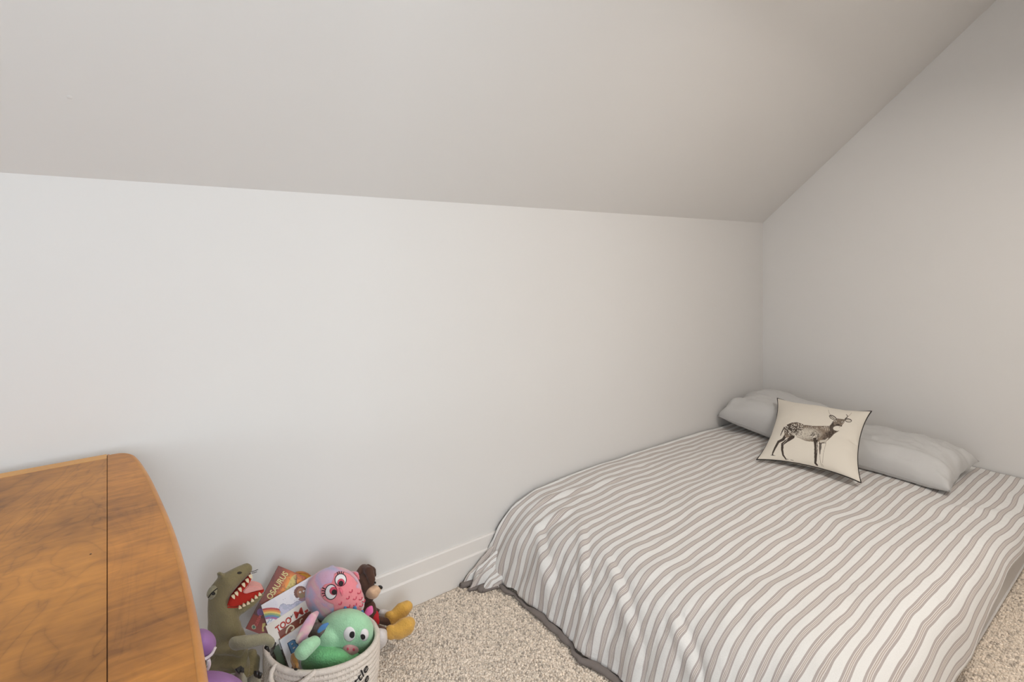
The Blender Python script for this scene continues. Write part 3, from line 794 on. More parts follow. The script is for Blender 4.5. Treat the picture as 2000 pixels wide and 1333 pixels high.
def bvh(o): return BVHTree.FromPolygons([v.co[:] for v in o.data.vertices], [p.vertices[:] for p in o.data.polygons])
def hit(tree, px, py):
    r = Vector(ray(px, py)).normalized()
    loc, nor, _, d = tree.ray_cast(Vector(CAM), r)
    if loc is None:
        loc, nor, _, d = tree.find_nearest(Vector(CAM)+r*1.75)
        best = min((tree.find_nearest(Vector(CAM)+r*t)[:2]+(tree.find_nearest(Vector(CAM)+r*t)[3],) for t in np.linspace(1.3, 2.2, 37)), key=lambda q_: q_[2])
        loc, nor = best[0], best[1]
    if nor.dot(r) > 0: nor = -nor
    return loc, nor
def decal(name, tree, outline, m, parent, crop, off=.0012, rings=7, dome=0.0):
    """a patch of cloth sewn on a toy: outline in crop pixels dropped on the surface"""
    O = np.array(outline, float); c = O.mean(0); n = len(O)
    V = []; F = []
    l, nn = hit(tree, *crop(*c)); V.append(l+nn*(off+dome))
    for r in range(1, rings+1):
        f = r/rings
        for q_ in O:
            l, nn = hit(tree, *crop(*(c+(q_-c)*f))); V.append(l+nn*(off+dome*(1-f*f)))
    for k_ in range(n): F.append((0, 1+k_, 1+(k_+1) % n))
    for r in range(rings-1):
        for k_ in range(n):
            a_ = 1+r*n+k_; b_ = 1+r*n+(k_+1) % n; F.append((a_, a_+n, b_+n, b_))
    b0 = len(V)
    for q_ in O:
        l, nn = hit(tree, *crop(*q_)); V.append(l-nn*.001)
    for k_ in range(n):
        a_ = 1+(rings-1)*n+k_; b_ = 1+(rings-1)*n+(k_+1) % n; F.append((a_, b0+k_, b0+(k_+1) % n, b_))
    o = mesh_obj(name, V, F, m, parent)
    bmx = bmesh.new(); bmx.from_mesh(o.data); bmesh.ops.recalc_face_normals(bmx, faces=bmx.faces); bmx.to_mesh(o.data); bmx.free()
    return o
def ell(cx_, cy_, rx_, ry_, rot=0, n=28):
    c_, s_ = math.cos(math.radians(rot)), math.sin(math.radians(rot))
    return [(cx_+rx_*math.cos(t)*c_-ry_*math.sin(t)*s_, cy_+rx_*math.cos(t)*s_+ry_*math.sin(t)*c_) for t in np.linspace(0, 2*math.pi, n, endpoint=False)]
def stitch(name, tree, pts, rad, m, parent, crop, n=14, closed=False, off=.0008):
    P = smooth_path(pts, n) if not closed else np.array(pts)
    W_ = []
    for q_ in P:
        l, nn = hit(tree, *crop(*q_)); W_.append(l+nn*off)
    V, F = tube(W_, rad, 6, closed); return mesh_obj(name, V, F, m, parent)
def w_at(crop, x, y, Y): return on_y(*crop(x, y), Y)

# ---- plush dinosaur
m_dino = mat('olive_plush', (128, 116, 82), .95, bump=(240, .6, .004), sheen=.25, var=(16, .14))
m_dino_l = mat('pale_olive_plush', (150, 143, 116), .95, bump=(240, .6, .004), sheen=.25, var=(40, .1))
m_red = mat('red_felt', (176, 36, 20), .9, bump=(300, .3, .002))
m_tongue = mat('pink_felt', (222, 160, 152), .9, bump=(300, .3, .002))
m_tooth = mat('ivory_felt', (226, 208, 176), .9)
m_black = mat('black_vinyl', (26, 22, 20), .35)
m_dark = mat('dark_plush', (38, 32, 26), .9)
DY = 1.585
dino = empty('plush_dinosaur', (.265, DY, .004)); tag(dino, 'olive green plush dinosaur with an open red mouth sitting against the wall', 'plush toy', 'toys by the wall')
body = blob('body', [
    ('c', [(560, 118, DY, 66), (450, 195, DY, 92), (335, 285, DY, 118), (262, 385, DY+.01, 124), (255, 500, DY+.01, 122)], .92),
    ('c', [(742, 388, DY-.005, 14), (690, 425, DY-.004, 30), (600, 495, DY, 46), (480, 555, DY, 62), (360, 580, DY, 92)], .9),
    ('c', [(290, 600, DY, 112), (365, 690, DY, 118), (400, 780, DY, 140)], .9),
    ('c', [(262, 560, DY+.01, 132), (300, 700, DY+.01, 168), (345, 880, DY+.005, 205), (365, 1060, DY, 215), (365, 1240, DY, 225), (370, 1380, DY, 225)], .9),
    ('c', [(500, 1330, DY+.03, 120), (575, 1190, DY+.045, 105), (612, 1070, DY+.055, 92)]),
    ('e', 275, 182, DY, 42, 30, .02, 35),
    ('c', [(330, 1420, DY+.06, 120), (200, 1480, DY+.10, 70), (120, 1500, DY+.13, 30)]),
], m_dino, dino, .0042, 5)
# cloth folds around the neck and belly
co = np.array([v.co[:] for v in body.data.vertices]); nr = np.array([v.normal[:] for v in body.data.vertices])
fd = np.clip((.33-co[:, 2])/.06, 0, 1)*(.0085*vnoise(co[:, 2]*55+2.2*vnoise(co[:, 0]*14, co[:, 1]*14), co[:, 0]*9, 2)+.005*vnoise(co[:, 2]*30, co[:, 0]*24, 5))
body.data.vertices.foreach_set('co', (co+nr*fd[:, None]).ravel())
zlow = co[:, 2].min()
tr = bvh(body)
arm = blob('arm', [('c', [(440, 920, DY-.075, 82), (540, 905, DY-.085, 80), (660, 885, DY-.09, 70), (760, 868, DY-.09, 66), (805, 900, DY-.09, 62), (815, 935, DY-.09, 40)])], m_dino_l, dino, .0035, 5)
for x0, y0, x1, y1 in ((850, 925, 850, 985), (770, 955, 800, 1010)):
    a_, b_ = w_at(cropA, x0, y0, DY-.09), w_at(cropA, x1, y1, DY-.085)
    V, F = tube([a_*(1-t)+b_*t for t in np.linspace(0, 1, 6)], np.linspace(.006, .0016, 6), 8); mesh_obj('claw', V, F, m_black, arm)
# legs: round haunches with splayed toes
for (hx, hy, hY, pts, toes) in [(470, 1330, DY-.09, [(420, 1350, DY-.05, 120), (470, 1330, DY-.10, 105), (480, 1270, DY-.15, 62), (487, 1225, DY-.165, 46)], [(455, 1225, 505, 1168), (500, 1222, 520, 1182)]),
                                (640, 1330, DY-.06, [(500, 1400, DY-.02, 120), (610, 1370, DY-.07, 95), (650, 1310, DY-.12, 66), (670, 1262, DY-.135, 46)], [(655, 1250, 690, 1222), (690, 1262, 715, 1240)])]:
    lg = blob('leg', [('c', pts)], m_dino_l, dino, .0036, 5)
    for x0, y0, x1, y1 in toes:
        Yt = pts[-1][2]-.025
        a_, b_ = w_at(cropA, x0, y0, Yt), w_at(cropA, x1, y1, Yt+.004)
        V, F = tube([a_*(1-t)+b_*t for t in np.linspace(0, 1, 6)], np.linspace(.0085, .003, 6), 8); mesh_obj('claw', V, F, m_black, lg)
def slab(name, poly, Ya, Yb, m, parent, crop=cropA, bev=.002):
    """a felt piece with real thickness: outline in crop pixels on plane Ya extruded back to Yb"""
    bm = bmesh.new(); P = [w_at(crop, x, y, Ya) for x, y in poly]
    vs = [bm.verts.new(p) for p in P]; f = bm.faces.new(vs)
    r = bmesh.ops.extrude_face_region(bm, geom=[f])
    for v in [g for g in r['geom'] if isinstance(g, bmesh.types.BMVert)]: v.co.y += Yb-Ya
    bmesh.ops.recalc_face_normals(bm, faces=bm.faces)
    if bev: bmesh.ops.bevel(bm, geom=list(bm.edges), offset=bev, segments=2, affect='EDGES', clamp_overlap=True)
    return bm_obj(name, bm, m, parent, False)
mouth = slab('mouth_lining', [(352, 532), (440, 430), (520, 352), (560, 330), (600, 372), (690, 352), (745, 345), (752, 362), (690, 412), (600, 468), (500, 512), (430, 530)], DY-.017, DY+.018, m_red, dino)
slab('gum', [(352, 532), (395, 440), (500, 320), (575, 245), (612, 200), (622, 212), (596, 265), (520, 365), (430, 470)], DY-.026, DY+.02, m_red, mouth)
slab('tongue', [(515, 372), (545, 330), (575, 306), (640, 306), (700, 318), (745, 342), (700, 352), (650, 364), (590, 380), (550, 392)], DY-.021, DY+.012, m_tongue, mouth)
def tooth(x, y, dx, dy, w_, Yt):
    L_ = math.hypot(dx, dy); ux, uy = -dy/L_*w_, dx/L_*w_
    poly = [(x-ux, y-uy), (x+ux, y+uy), (x+ux*.75+dx*.5, y+uy*.75+dy*.5), (x+dx, y+dy), (x-ux*.75+dx*.5, y-uy*.75+dy*.5)]
    slab('tooth', poly, Yt-.003, Yt+.003, m_tooth, mouth, bev=.0008)
for x, y in ((605, 195), (570, 240), (530, 285), (492, 335), (455, 378), (420, 412)): tooth(x-8, y-4, 20, 42, 20, DY-.031)
for x, y in ((492, 545), (535, 520), (580, 500), (625, 470), (665, 435), (705, 405)): tooth(x, y+6, -10, -34, 19, DY-.028)
for (x, y, x1, y1) in ((606, 150, 680, 126), (612, 165, 668, 150)):
    V, F = tube([w_at(cropA, x, y, DY-.008), w_at(cropA, (x+x1)/2, (y+y1)/2+5, DY-.01), w_at(cropA, x1, y1, DY-.012)], .0008, 5); mesh_obj('thread', V, F, m_dark, dino)
lid = decal('eyelid', tr, ell(192, 372, 46, 78, 22), m_dino_l, dino, cropA, .001, 7, .010)
tl = bvh(lid)
decal('eye', tl, ell(201, 383, 21, 17), m_black, dino, cropA, .001, 4, .004)
stitch('eyelid_crease', tl, [(150, 425), (185, 378), (240, 330)], .0013, m_dark, dino, cropA)
decal('nostril', tr, ell(482, 163, 26, 13, -8), m_dark, dino, cropA, .0006, 3)
stitch('mouth_seam', tr, [(352, 532), (420, 535), (500, 525)], .0014, m_red, dino, cropA)

# ---- purple toy half hidden behind the table
m_purple = mat('purple_vinyl', (158, 112, 168), .55, bump=(30, .08, .004))
m_white = mat('white_piping', (222, 208, 206), .7)
PY = 1.40
pur = empty('purple_soft_toy', (.14, PY, .004)); tag(pur, 'purple soft toy with white piped open mouth beside the wooden table', 'soft toy', 'toys by the wall')
upper = blob('upper_half', [('e', 60, 925, PY, 178, 165, .085, -25)], m_purple, pur, .004, 3)
lower = blob('lower_half', [('e', 175, 1440, PY-.04, 390, 232, .13), ('e', 175, 1800, PY-.02, 380, 330, .13)], m_purple, pur, .005, 3)
blob('mouth', [('e', 60, 1130, PY+.03, 70, 140, .06)], mat('mouth_dark', (40, 26, 34), .9), pur, .005, 2)
for pts, nm in (([(-60, 1118), (60, 1098), (130, 1075), (185, 1030), (222, 960)], 'piping'), ([(150, 1092), (158, 1140), (145, 1190), (105, 1240), (40, 1290)], 'piping')):
    V, F = tube(smooth_path([w_at(cropA, x, y, PY-.05) for x, y in pts], 20), .0036, 8); mesh_obj(nm, V, F, m_white, pur)

# ---- rope basket
m_rope = mat('cotton_rope', (228, 216, 204), .9, bump=(420, .7, .003), var=(60, .06))
BC = np.array([.494, 1.551]); BH = .188
basket = empty('rope_basket', (BC[0], BC[1], .004)); tag(basket, 'cream coiled cotton rope basket holding books and plush toys', 'basket')
E1, E2 = np.array([.768, -.640]), np.array([.640, .768])      # the soft basket is squashed into an oval
def brad(z): f = min(max(z/BH, 0), 1); return .134+.021*f**.8, .112+.008*f
def bpt(t, z, dr=0):
    a_, b_ = brad(z); c_, s_ = math.cos(t), math.sin(t); bul = .006*math.sin(math.pi*min(max(z/BH, 0), 1))
    n_ = np.array([c_*b_, s_*a_]); n_ /= np.linalg.norm(n_); l_ = np.array([a_*c_, b_*s_])+n_*(dr+bul)
    p_ = BC+E1*l_[0]+E2*l_[1]; sag = -.004*math.exp(-((t+1.7)/.5)**2)*max(0, z/BH-.3)
    return np.array([p_[0], p_[1], z+sag])
NC = 13; cr_ = BH/NC
for i in range(NC):
    z = .004+cr_*(i+.5)
    ring = [bpt(t, z) for t in np.linspace(-math.pi, math.pi, 56, endpoint=False)]
    # rope lay: small twist ripple along the coil
    V, F = tube(ring, cr_*.56, 8, True); mesh_obj('rope_coil', V, F, m_rope, basket)
for j, r in enumerate(np.arange(.012, .13, .0155)):
    ring = [tuple(BC+E1*r*1.05*math.cos(t)+E2*r*.88*math.sin(t))+(.012,) for t in np.linspace(0, 2*math.pi, 40, endpoint=False)]
    V, F = tube(ring, .008, 6, True); mesh_obj('base_coil', V, F, m_rope, basket)
# stitched teeth of thread across the coils (left face)
for i in range(2, NC):
    z = .004+cr_*i
    V = []; F = []
    for t in np.arange(math.radians(-180), math.radians(-35), math.radians(4.2)):
        a_ = bpt(t, z-cr_*.25, cr_*.42); b_ = bpt(t+.012, z+cr_*.25, cr_*.42)
        v_, f_ = tube([a_, (a_+b_)/2, b_], .0011, 4); o_ = len(V); V += v_; F += [tuple(q_+o_ for q_ in f) for f in f_]
    so_ = mesh_obj('stitching', V, F, mat('thread', (236, 226, 214), .9), basket); so_['kind'] = 'stuff'
# carry handle: the top rope leaving the rim, hanging as a U
hp_ = [bpt(t, z, d) for t, z, d in [(-2.16, BH+.002, .0), (-2.17, BH-.010, .013), (-2.14, BH-.026, .018), (-2.03, BH-.038, .019), (-1.86, BH-.037, .019), (-1.64, BH-.020, .018), (-1.49, BH-.006, .012), (-1.38, BH+.002, .0)]]
V, F = tube(smooth_path(hp_, 40), .0064, 10); mesh_obj('handle', V, F, m_rope, basket)

# ---- lettering helper
def text_mesh(body_, size, bold=0.0, shear=0.0):
    cu = bpy.data.curves.new('t', 'FONT'); cu.body = body_; cu.size = size; cu.offset = bold; cu.shear = shear; cu.extrude = .0003; cu.resolution_u = 4
    t = bpy.data.objects.new('t', cu); COL.objects.link(t)
    dg = bpy.context.evaluated_depsgraph_get(); me = bpy.data.meshes.new_from_object(t.evaluated_get(dg))
    bpy.data.objects.remove(t); bpy.data.curves.remove(cu)
    return me
def text_on(name, body_, m, parent, place, size, bold=0.0, shear=0.0):
    """place(x, y, z) maps text-plane metres to world"""
    me = text_mesh(body_, size, bold, shear)
    V = [place(*v.co) for v in me.vertices]; F = [p.vertices[:] for p in me.polygons]
    bpy.data.meshes.remove(me)
    return mesh_obj(name, V, F, m, parent, False)
m_ink = mat('black_ink', (34, 30, 30), .8)
def bplace(t0, z0, rot):
    c_, s_ = math.cos(rot), math.sin(rot)
    def f(x, y, z):
        X_, Z_ = x*c_-y*s_, x*s_+y*c_
        t = t0+X_/.132; return bpt(t, z0+Z_, cr_*.56+.0006+z)
    return f
text_on('lettering', 'little', m_ink, basket, bplace(math.radians(-44), .112, .62), .034, .0003, .25)
text_on('lettering', 'one', m_ink, basket, bplace(math.radians(-39), .088, .62), .034, .0003, .25)

# ---- books
def book(name, label, quad, Yq, thick, painter, edge, pages=(226, 216, 200), group='picture books in the rope basket', spine_m=None, normal=(-.12, -.92, .37)):
    """quad: photo pixels of cover corners (top-left, top-right, bottom-right, bottom-left); the cover is a true rectangle
    standing in the plane through the top-left corner, fitted to the two traced edges"""
    tl, trr, brr, bl = [np.array(q_, float) for q_ in quad]
    o0 = on_y(tl[0], tl[1], Yq)
    N = np.array(normal, float); N /= np.linalg.norm(N)
    def plane(p):
        r = ray(*p); return CAM+r*(((o0-CAM)@N)/(r@N))
    ux2 = plane(trr)-o0; vx2 = plane(bl)-o0
    Lu, Lv = np.linalg.norm(ux2), np.linalg.norm(vx2); ux2 /= Lu; vx2 /= Lv
    # square the two traced edges to each other, sharing the correction
    mid = ux2+vx2; mid /= np.linalg.norm(mid); per = ux2-vx2; per /= np.linalg.norm(per)
    ux2 = (mid+per)/math.sqrt(2); vx2 = (mid-per)/math.sqrt(2)
    nn_ = np.cross(vx2, ux2); nn_ /= np.linalg.norm(nn_)
    if nn_@FW > 0: nn_ = -nn_
    root = empty(name, o0+vx2*Lv*.9); tag(root, label, 'book', group)
    cv = .0022
    nu, nv = max(20, int(Lu/.0011)), max(20, int(Lv/.0011))
    u_, v_ = np.meshgrid(np.linspace(0, 1, nu), np.linspace(0, 1, nv), indexing='ij')
    P = o0+u_[..., None]*ux2*Lu+v_[..., None]*vx2*Lv
    V = P.reshape(-1, 3); k_ = np.arange(nu*nv).reshape(nu, nv)
    F = np.stack([k_[:-1, :-1], k_[:-1, 1:], k_[1:, 1:], k_[1:, :-1]], -1).reshape(-1, 4)
    px = np.array([[CX+FPX*((p-CAM)@RT)/((p-CAM)@FW), CY-FPX*((p-CAM)@UP)/((p-CAM)@FW)] for p in V])
    cols_ = painter(px)
    mesh_obj('cover_print', V, F, mat('printed_paper', (0, 0, 0), .45, attr='print'), root, True, None, cols_)
    def slab3(nm, d0, d1, inset, m):
        c4 = [(inset, inset), (Lu-inset, inset), (Lu-inset, Lv-inset), (inset, Lv-inset)]
        Vb = [o0+ux2*a_+vx2*b_-nn_*d for d in (d0, d1) for a_, b_ in c4]
        return mesh_obj(nm, Vb, [(0, 1, 2, 3), (7, 6, 5, 4), (0, 4, 5, 1), (1, 5, 6, 2), (2, 6, 7, 3), (3, 7, 4, 0)], m, root, False)
    me_ = mat('cover_%d_%d_%d' % edge, edge, .5)
    slab3('front_cover', .0003, cv, 0, me_); slab3('pages', cv, thick-cv, .002, mat('paper_pages', pages, .9)); slab3('back_cover', thick-cv, thick, 0, me_)
    Vb = [o0+ux2*a_+vx2*b_-nn_*d for d in (.0004, thick-.0002) for a_, b_ in [(-.0006, 0), (.0025, 0), (.0025, Lv), (-.0006, Lv)]]
    mesh_obj('spine', Vb, [(0, 1, 2, 3), (7, 6, 5, 4), (0, 4, 5, 1), (1, 5, 6, 2), (2, 6, 7, 3), (3, 7, 4, 0)], spine_m or me_, root, False)
    def on_cover(px_, py_):
        r = ray(px_, py_); t = ((o0-CAM)@nn_)/(r@nn_); return CAM+r*t
    return root, on_cover, nn_, (o0, ux2, vx2, Lu, Lv)
def title(root, on_cover, nn_, text, p0, p1, size_px, m, bold=.0, up_left=True):
    """lettering on a cover whose baseline runs from photo pixel p0 to p1"""
    a_, b_ = on_cover(*p0), on_cover(*p1); d = b_-a_; L_ = np.linalg.norm(d); d /= L_
    upv = np.cross(nn_, d); upv /= np.linalg.norm(upv)
    me = text_mesh(text, 1.0); xs = [v.co.x for v in me.vertices]; w_ = max(xs)-min(xs); x0_ = min(xs); bpy.data.meshes.remove(me)
    hgt = size_px*depth_at(p0[0], a_[1])/FPX
    f = lambda x, y, z: a_+d*(x-x0_)/w_*L_+upv*y*hgt+nn_*(.0008+z*.4)
    me = text_mesh(text, 1.0, bold)
    V = [f(*v.co) for v in me.vertices]; F = [p.vertices[:] for p in me.polygons]; bpy.data.meshes.remove(me)
    return mesh_obj('lettering', V, F, m, root, False)
def c3(x, y): return 480+x/9.521, 1100+y/9.521       # book crop
def c4(x, y): return 505+x/11.8, 1220+y/11.8         # lower book crop
def to3(P): return (P-np.array([480, 1100]))*9.521
def to4(P): return (P-np.array([505, 1220]))*11.8

def paint_dino_book(P):
    q_ = to3(P); C = np.repeat(lin((120, 46, 22))[None], len(P), 0)
    def put(m_, c, a=1.0): C[m_] = C[m_]*(1-a)+lin(c)*a
    # glow running along the cover
    d = (q_[:, 0]-612)*.9+(q_[:, 1]-57)*.436           # distance from the outer edge, across
    al = (q_[:, 1]-57)*.9-(q_[:, 0]-612)*.436
    g = np.clip((d-70)/110, 0, 1)[:, None]; C[:] = C*(1-g*.6)+lin((196, 88, 30))*g*.6
    g = np.clip((d-190)/90, 0, 1)[:, None]*np.clip((al+20)/120, 0, 1)[:, None]; C[:] = C*(1-g)+lin((232, 146, 52))*g
    put(in_poly(q_, [(940, 215), (905, 225), (860, 260), (820, 330), (770, 430), (730, 520), (800, 520), (930, 450), (945, 300)]), (206, 184, 104))
    for k_ in range(9):
        y = 235+k_*26; put(in_poly(q_, [(905, y), (955, y-4), (950, y+24)]), (110, 52, 24))
    put(in_poly(q_, [(600, 70), (560, 180), (520, 350), (470, 340), (560, 160)]), (84, 34, 22), .6)
    put(vnoise(q_[:, 0]/30, q_[:, 1]/30) > .35, (92, 36, 20), .35)
    low = al > 780
    put(low, (58, 34, 36), .75)
    put(in_ell(q_, 270, 920, 60, 70) < 1, (120, 80, 140), .8)
    put(in_poly(q_, [(235, 1080), (330, 1060), (350, 1130), (250, 1160)]), (214, 84, 40))
    put(al > 1010, (132, 44, 26))
    put(in_poly(q_, [(310, 1130), (370, 1120), (370, 1170), (330, 1200), (345, 1280), (300, 1280)]), (222, 196, 110))
    put(in_ell(q_, 150, 1195, 42, 42) < 1, (190, 190, 160)); put(in_ell(q_, 150, 1195, 30, 30) < 1, (70, 100, 80))
    return C
bkA, ocA, nA, _ = book('picture_book', 'brown and orange picture book with OSAURUS in cream letters, next to the dinosaur', [c3(612, 57), c3(1110, 290), c3(545, 1475), c3(40, 1240)], 1.712, .007, paint_dino_book, (92, 40, 24))
m_cream = mat('cream_ink', (214, 200, 140), .6); m_shadow = mat('brown_ink', (56, 28, 16), .6)
title(bkA, ocA, nA, 'OSAURUS', c3(468, 690), c3(792, 205), 16.5, m_cream, .02)
title(bkA, ocA, nA, 'GEBEM', c3(205, 1185), c3(300, 985), 8, mat('magenta_ink', (206, 96, 92), .6), .01)

def paint_round(P):
    q_ = to3(P); C = np.repeat(lin((228, 172, 74))[None], len(P), 0)
    def put(m_, c): C[m_] = lin(c)
    put(in_poly(q_, [(900, 230), (990, 230), (1060, 270), (1030, 330), (960, 380), (880, 420)]), (112, 52, 26))
    put(near_line(q_, [(1030, 340), (1060, 320), (1095, 345)], 22), (222, 140, 90))
    put(near_line(q_, [(950, 205), (1060, 190), (1150, 215), (1230, 265)], 9), (150, 70, 40))
    put(in_ell(q_, 1120, 300, 26, 16) < 1, (196, 110, 40))
    return C
# round-topped board book just behind
def round_book():
    Yq = 1.745
    ol = [c3(x, y) for x, y in [(880, 420), (900, 260), (945, 205), (1000, 192), (1060, 190), (1120, 200), (1180, 228), (1232, 268), (1290, 330), (1290, 560), (880, 560)]]
    root = empty('board_book', on_y(*c3(1080, 560), Yq)); tag(root, 'round-topped yellow board book peeking out above the rainbow book', 'book', 'picture books in the rope basket')
    ids = np.array(ol); nu = 70
    x0, y0 = ids.min(0); x1, y1 = ids.max(0)
    gx, gy = np.meshgrid(np.linspace(x0, x1, nu), np.linspace(y0, y1, nu), indexing='ij'); PP = np.stack([gx.ravel(), gy.ravel()], 1)
    ins = in_poly(PP, ol); V = [on_y(px, py, Yq-.0006) for px, py in PP]; k_ = np.arange(nu*nu).reshape(nu, nu)
    F = [f for f in np.stack([k_[:-1, :-1], k_[:-1, 1:], k_[1:, 1:], k_[1:, :-1]], -1).reshape(-1, 4) if ins[list(f)].all()]
    mesh_obj('cover_print', V, F, mat('printed_paper', (0, 0, 0), .45, attr='print'), root, True, None, paint_round(PP))
    bm = bmesh.new(); vs = [bm.verts.new(on_y(px, py, Yq)) for px, py in ol]; f = bm.faces.new(vs); r = bmesh.ops.extrude_face_region(bm, geom=[f])
    for v in [g for g in r['geom'] if isinstance(g, bmesh.types.BMVert)]: v.co.y += .012
    bmesh.ops.recalc_face_normals(bm, faces=bm.faces); bm_obj('board', bm, mat('ochre_board', (190, 120, 54), .6), root)
round_book()

def paint_rainbow(P):
    q_ = to3(P); C = np.repeat(lin((228, 222, 226))[None], len(P), 0)
    def put(m_, c, a=1.0): C[m_] = C[m_]*(1-a)+lin(c)*a
    put(fbm(q_[:, 0]/160, q_[:, 1]/160) > .3, (214, 210, 222), .5)
    r_ = np.random.default_rng(5)
    for i in range(46):
        x, y = r_.uniform(330, 1300), r_.uniform(250, 860); put(in_ell(q_, x, y, r_.uniform(4, 8), 4, r_.uniform(0, 90)) < 1, (150, 136, 160), .8)
    rr = np.hypot((q_[:, 0]-470)/1.25, q_[:, 1]-1230)
    for i, c in enumerate([(186, 62, 58), (226, 136, 62), (232, 200, 104), (142, 166, 110), (96, 140, 176), (170, 100, 150)]):
        put((rr < 395-34*i) & (rr >= 361-34*i) & (q_[:, 0] < 650) & (q_[:, 0] > 310), c)
    cl = np.zeros(len(P), bool)
    for x, y, a_, b_ in ((700, 850, 70, 85), (800, 860, 85, 80), (900, 840, 100, 70), (980, 790, 90, 70), (1060, 760, 80, 70), (760, 950, 120, 80)):
        cl |= in_ell(q_, x, y, a_, b_) < 1
    ol = np.zeros(len(P), bool)
    for x, y, a_, b_ in ((700, 850, 77, 92), (800, 860, 92, 87), (900, 840, 107, 77), (980, 790, 97, 77), (1060, 760, 87, 77)): ol |= in_ell(q_, x, y, a_, b_) < 1
    put(ol, (112, 112, 136)); put(cl, (176, 176, 194)); put(cl & (fbm(q_[:, 0]/60, q_[:, 1]/60) > .1), (196, 190, 208))
    # a small child's head peeking over the cloud
    put(in_poly(q_, [(975, 690), (1010, 640), (1100, 640), (1120, 700), (1040, 715)]), (150, 110, 120))
    hair = np.zeros(len(P), bool)
    for t in np.linspace(math.pi*.75, math.pi*2.2, 12): hair |= in_ell(q_, 1020+88*math.cos(t), 555+88*math.sin(t), 38, 38) < 1
    put(hair, (112, 58, 36)); put(in_ell(q_, 1030, 565, 78, 100) < 1, (158, 104, 68)); put(in_ell(q_, 1040, 610, 48, 40) < 1, (140, 112, 70))
    for x, y in ((1010, 545), (1082, 525)): put(in_ell(q_, x, y, 22, 17, -15) < 1, (236, 226, 216)); put(in_ell(q_, x+4, y+3, 8, 8) < 1, (40, 26, 22))
    for x, y in ((400, 1120), (430, 1060), (460, 1090)): put(near_line(q_, [(x, y), (x+40, y-50)], 12), (120, 150, 190))
    return C
book('picture_book', 'white picture book with a rainbow and grey cloud on its cover', [c3(288, 790), c3(1345, 200), c3(1600, 640), c3(440, 1250)], 1.675, .006, paint_rainbow, (206, 200, 204))

def paint_carrot(P):
    q_ = to3(P); C = np.repeat(lin((232, 222, 212))[None], len(P), 0)
    def put(m_, c, a=1.0): C[m_] = C[m_]*(1-a)+lin(c)*a
    put(in_poly(q_, [(600, 1290), (760, 1180), (1135, 925), (1200, 900), (1260, 1100), (700, 1480), (640, 1400)]), (122, 56, 34))
    put(near_line(q_, [(750, 1310), (770, 1230), (830, 1165), (885, 1180), (900, 1215), (850, 1260)], 24), (214, 206, 176))
    put(near_line(q_, [(1010, 1120), (1020, 1060), (1045, 1040)], 16), (214, 206, 176))
    put(near_line(q_, [(820, 1050), (850, 1010), (880, 955)], 18, 8), (72, 66, 60)); put(near_line(q_, [(845, 1000), (865, 985)], 26, 10), (72, 66, 60))
    put(in_poly(q_, [(640, 1400), (720, 1350), (760, 1400), (660, 1470)]), (200, 66, 40))
    put(in_poly(q_, [(1085, 900), (1150, 855), (1165, 900), (1110, 935)]), (190, 52, 36))
    return C
bkC, ocC, nC, _ = book('picture_book', 'cream picture book titled TOO M in red capitals with a brown band', [c3(372, 1180), c3(1190, 655), c3(1560, 1060), c3(560, 1690)], 1.652, .007, paint_carrot, (222, 210, 200))
m_redink = mat('red_ink', (178, 46, 30), .6)
title(bkC, ocC, nC, 'TOO', c3(590, 1300), c3(860, 1085), 15.5, m_redink, .03)
title(bkC, ocC, nC, 'M', c3(935, 1040), c3(1078, 948), 18.5, m_redink, .012)

def paint_b(P):
    q_ = to4(P); C = np.repeat(lin((226, 220, 220))[None], len(P), 0)
    def put(m_, c, a=1.0): C[m_] = C[m_]*(1-a)+lin(c)*a
    put(fbm(q_[:, 0]/200, q_[:, 1]/200) > .2, (214, 212, 220), .5)
    put(in_poly(q_, [(760, 700), (860, 640), (960, 900), (780, 1000)]), (196, 170, 140), .5)
    return C
bkD, ocD, nD, (oD, uD, vD, LuD, LvD) = book('picture_book', 'thick white picture book with a blue letter B, foremost in the basket', [c4(482, 370), c4(1130, -58), c4(1600, 480), c4(800, 1230)], 1.616, .021, paint_b, (220, 212, 208), spine_m=mat('taupe_spine', (150, 140, 138), .6))
title(bkD, ocD, nD, 'B', c4(760, 660), c4(925, 545), 27, mat('navy_ink', (52, 68, 92), .6), .05)
_t = title(bkD, ocD, nD, 'B', c4(770, 650), c4(915, 550), 26, mat('blue_ink', (92, 138, 182), .6), .03)
for v in _t.data.vertices: v.co += Vector(nD)*.0008
# writing and marks on the spine of the thick book
def sp_at(f, g): return oD-uD*.0012+vD*LvD*f-nD*.021*g
def spine_patch(nm, f0, f1, g0, g1, m):
    V = [sp_at(f0, g0), sp_at(f1, g0), sp_at(f1, g1), sp_at(f0, g1)]; V += [p-uD*.0004 for p in V]
    mesh_obj(nm, V, [(0, 1, 2, 3), (7, 6, 5, 4), (0, 4, 5, 1), (1, 5, 6, 2), (2, 6, 7, 3), (3, 7, 4, 0)], m, bkD, False)
spine_patch('spine_emblem', .10, .22, .25, .75, mat('navy_ink', (52, 68, 92), .6)); spine_patch('spine_emblem', .74, .82, .25, .75, m_redink)
for k_ in range(5): spine_patch('spine_letter', .30+.08*k_, .35+.08*k_, .35, .65, mat('pale_ink', (200, 190, 186), .6))
# thin green book between the basket wall and the thick book
book('picture_book', 'thin dark green book squeezed between the basket rim and the white books', [c4(330, 560), c4(470, 470), c4(700, 1100), c4(560, 1190)], 1.622, .004, lambda P: np.repeat(lin((84, 100, 74))[None], len(P), 0), (70, 88, 64))

